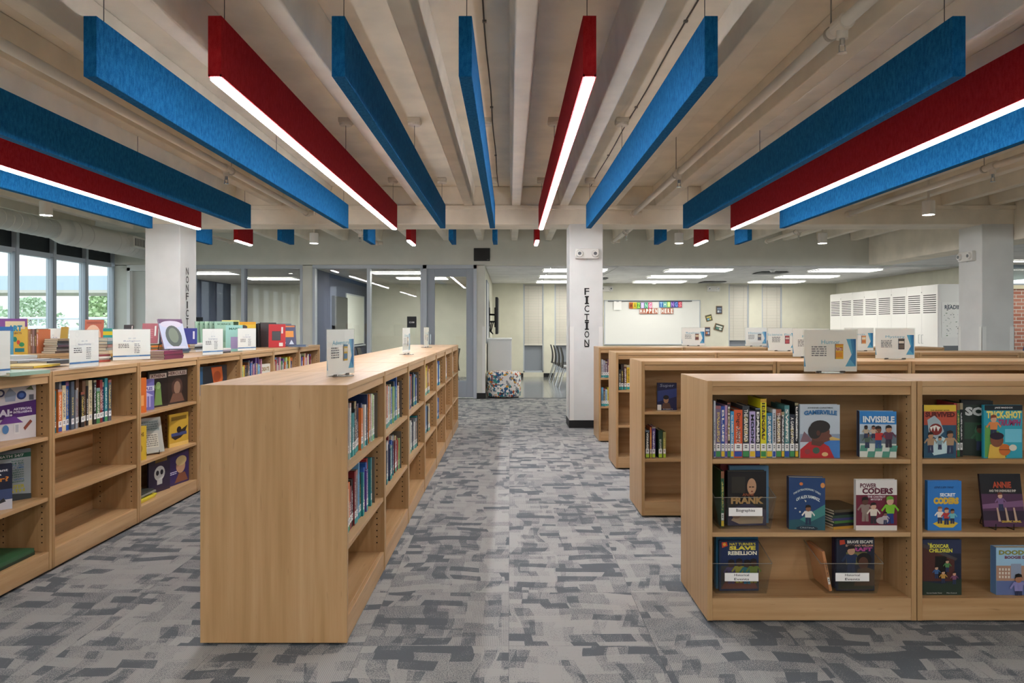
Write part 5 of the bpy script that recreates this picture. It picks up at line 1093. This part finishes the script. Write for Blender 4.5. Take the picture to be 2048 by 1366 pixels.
fb((-2.60, 6.12), (-2.545, 6.56), SH[0], .24, .02, '#232f3c', 'dark face-out book with an orange lit face', lambda p: (p.rect(0, 0, .1, 1, '#2f6a9a'), p.poly([(.4, .95), (.8, .95), (.85, .5), (.7, .05), (.5, .3), (.45, .6)], '#c9602a'), p.ell(.62, .6, .14, .2, '#a84a20'), p.text('Fire', .18, .1, .45, .3, '#b5582a', .02)))
row(L0[3], SH[0], .03, .12, 221, 'fourth left-run bookcase', g0, (.2, .25), (.02, .03), sticker=None, pal=[('dark red', '#7d1f26'), ('black', '#17181b')])
fb((-2.495, 7.28), (-2.47, 7.52), SH[0], .20, .015, '#d8d6c8', 'white face-out book with brown lettering', lambda p: (p.text('CREATE', .1, .65, .9, .85, '#8a6a2a', .04), p.text('QUEST', .2, .3, .9, .5, '#7a2f2a', .04)))

# ------------------------------------------------------------------ books standing and lying on the left tops
gt = 'books displayed on the left tops'
def topb(px0, px1, py, h, t, color, label, paint=None, depth0=None, turn=0.0, tilt=0.0, zoff=0.0, sp=None):
    """face-out book on a bookcase top whose lower edge runs from px0 to px1 at image row py"""
    a = atZ(px0, py, H); Y = a.y; w = (px1 - px0) * Y / F / max(.3, math.cos(turn)); cx = ((px0 + px1) / 2 - U0) * Y / F
    return face_book(Matrix.Translation((cx, Y, H + zoff + .0008)) @ Matrix.Rotation(turn, 4, 'Z'), w, h, t, color, label, paint, gt, tilt, spine=sp)
def topstack(px, py, rz, items, what, seed, jit=.012):
    a = atZ(px, py, H); return stack((a.x, a.y, H), rz, items, what, gt, jit, seed)
def c_art(p): p.rect(0, .78, 1, 1, '#7d4a8f'); p.rect(.2, .72, .92, .93, '#d8c9a0'); p.text('ART', .3, .66, .82, .82, '#2f86a8', .06); p.text('PROJECTS', .36, .57, .8, .63, '#7a3a3a', .03); p.ell(.42, .42, .1, .08, '#a84f8a'); p.ell(.55, .44, .08, .07, '#2f7f6a'); p.ell(.8, .3, .1, .06, '#3f8f5a'); p.ell(.68, .36, .06, .06, '#c94f3a'); p.rect(.55, .1, .9, .2, '#2f7f86')
def c_art2(p): p.rect(0, .85, 1, 1, '#2f6fb0'); p.text('ART', .15, .62, .85, .76, '#8a2f4a', .06); p.kid(.5, .12, .4, '#e0dcd4', skin='#c9937a', hair='#8a4f8a', legs='#7a3f6a')
topb(5, 49, 711.5, .30, .02, '#d9b24a', 'yellow art projects book on the window-side row', c_art, turn=.35)
topb(-10, 22, 714, .235, .015, '#5aa3c0', 'light blue art book in front of the yellow one', c_art2, turn=.35)
for i, (nm, hx) in enumerate((('amber', '#c98a3a'), ('tan', '#a8845a'), ('brown', '#7a5540'), ('mauve', '#8a6a68'), ('dark brown', '#5a4034'), ('rust', '#b0623a'))):
    q = atZ(50 + i * 4, 707, H); spine_book(Matrix.Translation((q.x, q.y + .02, H + .0005)), .016, .17, .215 - .004 * (i % 2), hx, '%s book, %s of the upright group beside the art books' % (nm, ORD[i]), i, gt, None, lab=False)
topstack(133, 706, hp - .2, [(n, c, .2, .15, .018) for n, c in (('brown', '#5a4a40'), ('grey', '#6f6a66'), ('dark', '#35302e'), ('plum', '#5a4450'), ('slate', '#4a5058'), ('black', '#2a2a2c'), ('tan', '#8a7660'))], 'dark pile behind the window-side sign', 31)
topb(118, 131, 704, .24, .02, '#a8893a', 'olive gold book peeking above the window-side sign', None, turn=.2, tilt=.25)
topb(171, 202, 700, .31, .025, '#a34a26', 'rust red book with arched cover propped up', lambda p: (p.ell(.45, .45, .42, .38, '#c9a184'), p.rect(.1, .86, .9, .93, '#8a3a1c')), turn=.35, tilt=.2)
topb(207, 224, 718, .223, .03, '#2f9a8f', 'teal book with a yellow band', lambda p: (p.rect(0, .78, 1, .9, '#e0c92a'), p.poly([(.1, .1), (.5, .5), (.9, .1)], '#b9b4ae')), turn=.2)
topstack(203, 724, hp - .2, [(n, c, .16, .12, .012) for n, c in (('red', '#a84a3a'), ('white', '#c9c6c0'), ('pale', '#d2cec4'), ('maroon', '#7d2f33'))], 'small pile behind the second sign', 33)
topstack(229, 719, hp, [(n, c, .17, .14, .022) for n, c in (('black', '#2c2c2e'), ('amber', '#b5853a'), ('cream', '#cbb890'), ('grey', '#8c8a84'), ('rose', '#a0706a'), ('teal', '#5a7a80'), ('silver', '#a2a5a6'))], 'pile behind the teal book', 34)
topb(246, 263, 694.5, .27, .02, '#221a1c', 'black and red tilted book near the column', lambda p: (p.rect(.15, .6, .7, .8, '#a8342a'), p.rect(.8, .6, .9, .95, '#d8d6d0')), turn=.3, tilt=.35)
topb(284, 312, 697, .285, .02, '#8a2634', 'crimson tilted book before the NONFICTION column', lambda p: (p.lines(.15, .4, .7, .8, 5, '#b05a62', 9), p.rect(.78, .5, .88, .9, '#d8d6d0')), turn=.3, tilt=.35)
zt = topstack(320, 707, hp - .15, [(n, c, .26, .19, .014) for n, c in (('tan', '#a8895a'), ('grey', '#8a8578'), ('orange', '#c9762f'), ('olive', '#6a6048'), ('bright orange', '#d2782a'), ('moss', '#5a5a45'))], 'wide pile by the column', 35)
a = atZ(330, 707, H)
face_book(Matrix.Translation((a.x + .02, a.y, zt + .001)) @ Matrix.Rotation(.4, 4, 'Z'), .13, .17, .015, '#33304a', 'small dark book with crowd picture on the wide pile', lambda p: (p.rect(.1, .1, .9, .6, '#7a5a4a'), p.kid(.3, .1, .4, '#a8453a'), p.kid(.65, .1, .4, '#c9a35a')), gt, .2)
zt2 = topstack(366, 706, hp - .1, [(n, c, .22, .18, .016) for n, c in (('teal grey', '#6f8a90'), ('navy', '#35476a'), ('blue', '#5a7a9a'), ('orange', '#c9763a'), ('salmon', '#c98f78'))], 'pile beside the NONFICTION letters', 36)
a = atZ(366, 706, H)
face_book(Matrix.Translation((a.x + .05, a.y, zt2 + .001)) @ Matrix.Rotation(.4, 4, 'Z'), .14, .15, .012, '#3a3f86', 'small indigo book tilted on the pile', lambda p: p.rect(.75, .3, .85, .8, '#d0d0dc'), gt, .4)
z3 = topstack(348, 717.5, hp - .1, [('plum, first', '#6a2440', .25, .17, .012), ('plum', '#742a48', .25, .17, .012), ('dark plum', '#5e2039', .25, .17, .012), ('rose', '#8a3050', .25, .17, .012), ('magenta', '#7d2850', .25, .17, .012)], 'purple pile', 37, .004)
a = atZ(348, 717.5, H)
face_book(Matrix.Translation((a.x + .02, a.y + .0, z3 + .012)) @ Matrix.Rotation(1.0, 4, 'Z'), .19, .235, .012, '#b8bfd6', 'oval-framed picture book leaning on a wire easel', lambda p: (p.rect(0, .85, 1, 1, '#5a2f5a'), p.ell(.5, .82, .45, .12, '#c9c2d2'), p.ell(.5, .42, .33, .36, '#46504a'), p.ell(.5, .45, .2, .25, '#6f7a68'), p.rect(.1, .02, .9, .08, '#c9c9d8')), gt, .38, spine='#8a2430')
es = empty('wire_easel', (a.x + .0, a.y + .01, z3), 1.0, 'black wire easel holding the oval-framed book', 'book stand')
for sx in (-.05, .05): MB().tube([(sx, -.01, .03), (sx, -.012, .004), (sx, .13, .004), (sx * .5, .10, .19)], .0025, BLACK, 6).build('wire_leg', es)
MB().tube([(-.05, .10, .004), (.05, .10, .004)], .0025, BLACK, 6).build('cross_wire', es)
topstack(404, 703, hp - .1, [(n, c, .24, .17, .016) for n, c in (('white', '#c9c9c6'), ('grey', '#9aa0a6'), ('black', '#2f3236'), ('silver', '#b0b4b8'), ('white-edged', '#d2d2ce'))], 'grey pile before the mint books', 38)
topstack(452, 706, hp - .1, [(n, c, .2, .15, .014) for n, c in (('black', '#2a2c30'), ('violet grey', '#8a8796'), ('white', '#d2d2ce'))], 'low pile by the mint books', 39)
for i in range(5):
    q = atZ(409 + i * 9.5, 702.3, H); sh_ = ['#a9cdb4', '#9cc4ab', '#b0d2ba', '#a4c9b2', '#97bfa8', '#a9d0cf'][i]
    face_book(Matrix.Translation((q.x, q.y + .03, H + .0005)) @ Matrix.Rotation(hp - .75, 4, 'Z'), .19, .285, .012, sh_, 'mint green upright book, %s from left in its series' % ORD[i], lambda p: (p.text('SCIENCE', .15, .88, .85, .94, '#2f5a44', .03), p.rect(.2, .3, .8, .7, '#7fa893')), gt, .06, spine='#1f2a26')
face_book(Matrix.Translation(atZ(468, 703, H) + Vector((0, 0, .001))) @ Matrix.Rotation(.3, 4, 'Z'), .15, .25, .015, '#9ad0c8', 'aqua book with lilac panel at the series end', lambda p: (p.rect(.3, .1, .9, .55, '#a79ac9'), p.text('MAPS', .2, .82, .8, .9, '#2f6a5a', .03)), gt, .1)
face_book(Matrix.Translation(atZ(461, 698.5, H) + Vector((0, 0, .001))) @ Matrix.Rotation(.3, 4, 'Z'), .17, .30, .02, '#d9d98a', 'pale yellow tall book behind the aqua one', lambda p: p.rect(.3, .8, .95, .95, '#2f4a2f'), gt, .05)
face_book(Matrix.Translation(atZ(493, 697, H) + Vector((0, 0, .001))) @ Matrix.Rotation(.35, 4, 'Z'), .19, .285, .02, '#e0bd2c', 'bright yellow book behind the language sign', lambda p: (p.rect(0, .9, 1, 1, '#d8a020'), p.ell(.35, .8, .2, .08, '#3a3a3a')), gt, .08)
for i in range(3):
    q = atZ(527 + i * 5.5, 694.3, H); face_book(Matrix.Translation((q.x, q.y + .01, H + .0005)) @ Matrix.Rotation(hp - .8, 4, 'Z'), .19, .265 + .008 * i, .016, ['#1c1f1d', '#232222', '#2a201e'][i], 'black upright book, %s left of the red one' % ['farthest', 'middle', 'nearest'][i], None, gt, .08)
face_book(Matrix.Translation(atZ(554, 695, H) + Vector((0, 0, .001))) @ Matrix.Rotation(.25, 4, 'Z'), .18, .26, .02, '#bf3038', 'red face-out book with a dark square picture', lambda p: (p.rect(.2, .3, .72, .7, '#33363a'), p.rect(.22, .32, .7, .68, '#4a4f55'), p.rect(.62, .05, .85, .2, '#dcd8d4'), p.rect(.75, .6, .86, .88, '#e0dcd8')), gt, .06)
face_book(Matrix.Translation(atZ(567, 692.5, H) + Vector((0, 0, .001))) @ Matrix.Rotation(.3, 4, 'Z'), .18, .27, .015, '#5f636c', 'grey book behind the red and navy ones', None, gt, .1)
face_book(Matrix.Translation(atZ(577, 694, H) + Vector((0, 0, .012))) @ Matrix.Rotation(.45, 4, 'Z'), .18, .25, .012, '#1f2452', 'navy book with orange panel on an easel', lambda p: (p.rect(.15, .42, .85, .72, '#d98a2a'), p.rect(.3, .9, .95, .97, '#c9702a'), p.ell(.25, .15, .1, .07, '#b9bcc9'), p.poly([(.55, .08), (.85, .08), (.7, .3)], '#c9d3e0')), gt, .3)
es = empty('wire_easel', atZ(580, 693.5, H), .45, 'black wire easel under the navy and orange book', 'book stand')
for sx in (-.05, .05): MB().tube([(sx, -.015, .03), (sx, -.015, .004), (sx, .14, .004), (sx * .6, .10, .2)], .0025, BLACK, 6).build('wire_leg', es)
topstack(594, 694, .1, [('blue grey', '#7a8aa0', .2, .15, .012), ('steel', '#5a6e8a', .2, .15, .012)], 'low pair by the easel', 40)
# magazines and atlases lying on the second left bookcase
for i, (px, py, nm, hx, w, d, t, rz, up) in enumerate(((62, 750, 'green-white', '#8fae9a', .26, .2, .018, hp - .1, 0), (95, 741, 'yellow-edged', '#c9ab2a', .3, .22, .012, hp + .15, 0), (70, 735, 'grey', '#8d9292', .3, .22, .012, hp, .0), (90, 728, 'black', '#2a2d31', .34, .24, .028, hp + .05, 0), (40, 727, 'pale', '#b9beb8', .3, .22, .02, hp - .1, 0), (125, 733, 'charcoal', '#30343a', .3, .2, .024, hp + .03, 0))):
    a = atZ(px, py, H); zz = H + .0006 + (0, 0.019, .032, .0, .03, .014)[i]
    flat_book((a.x, a.y, zz), rz, w, d, t, hx, '%s flat large book among those left of the second sign' % nm, gt)
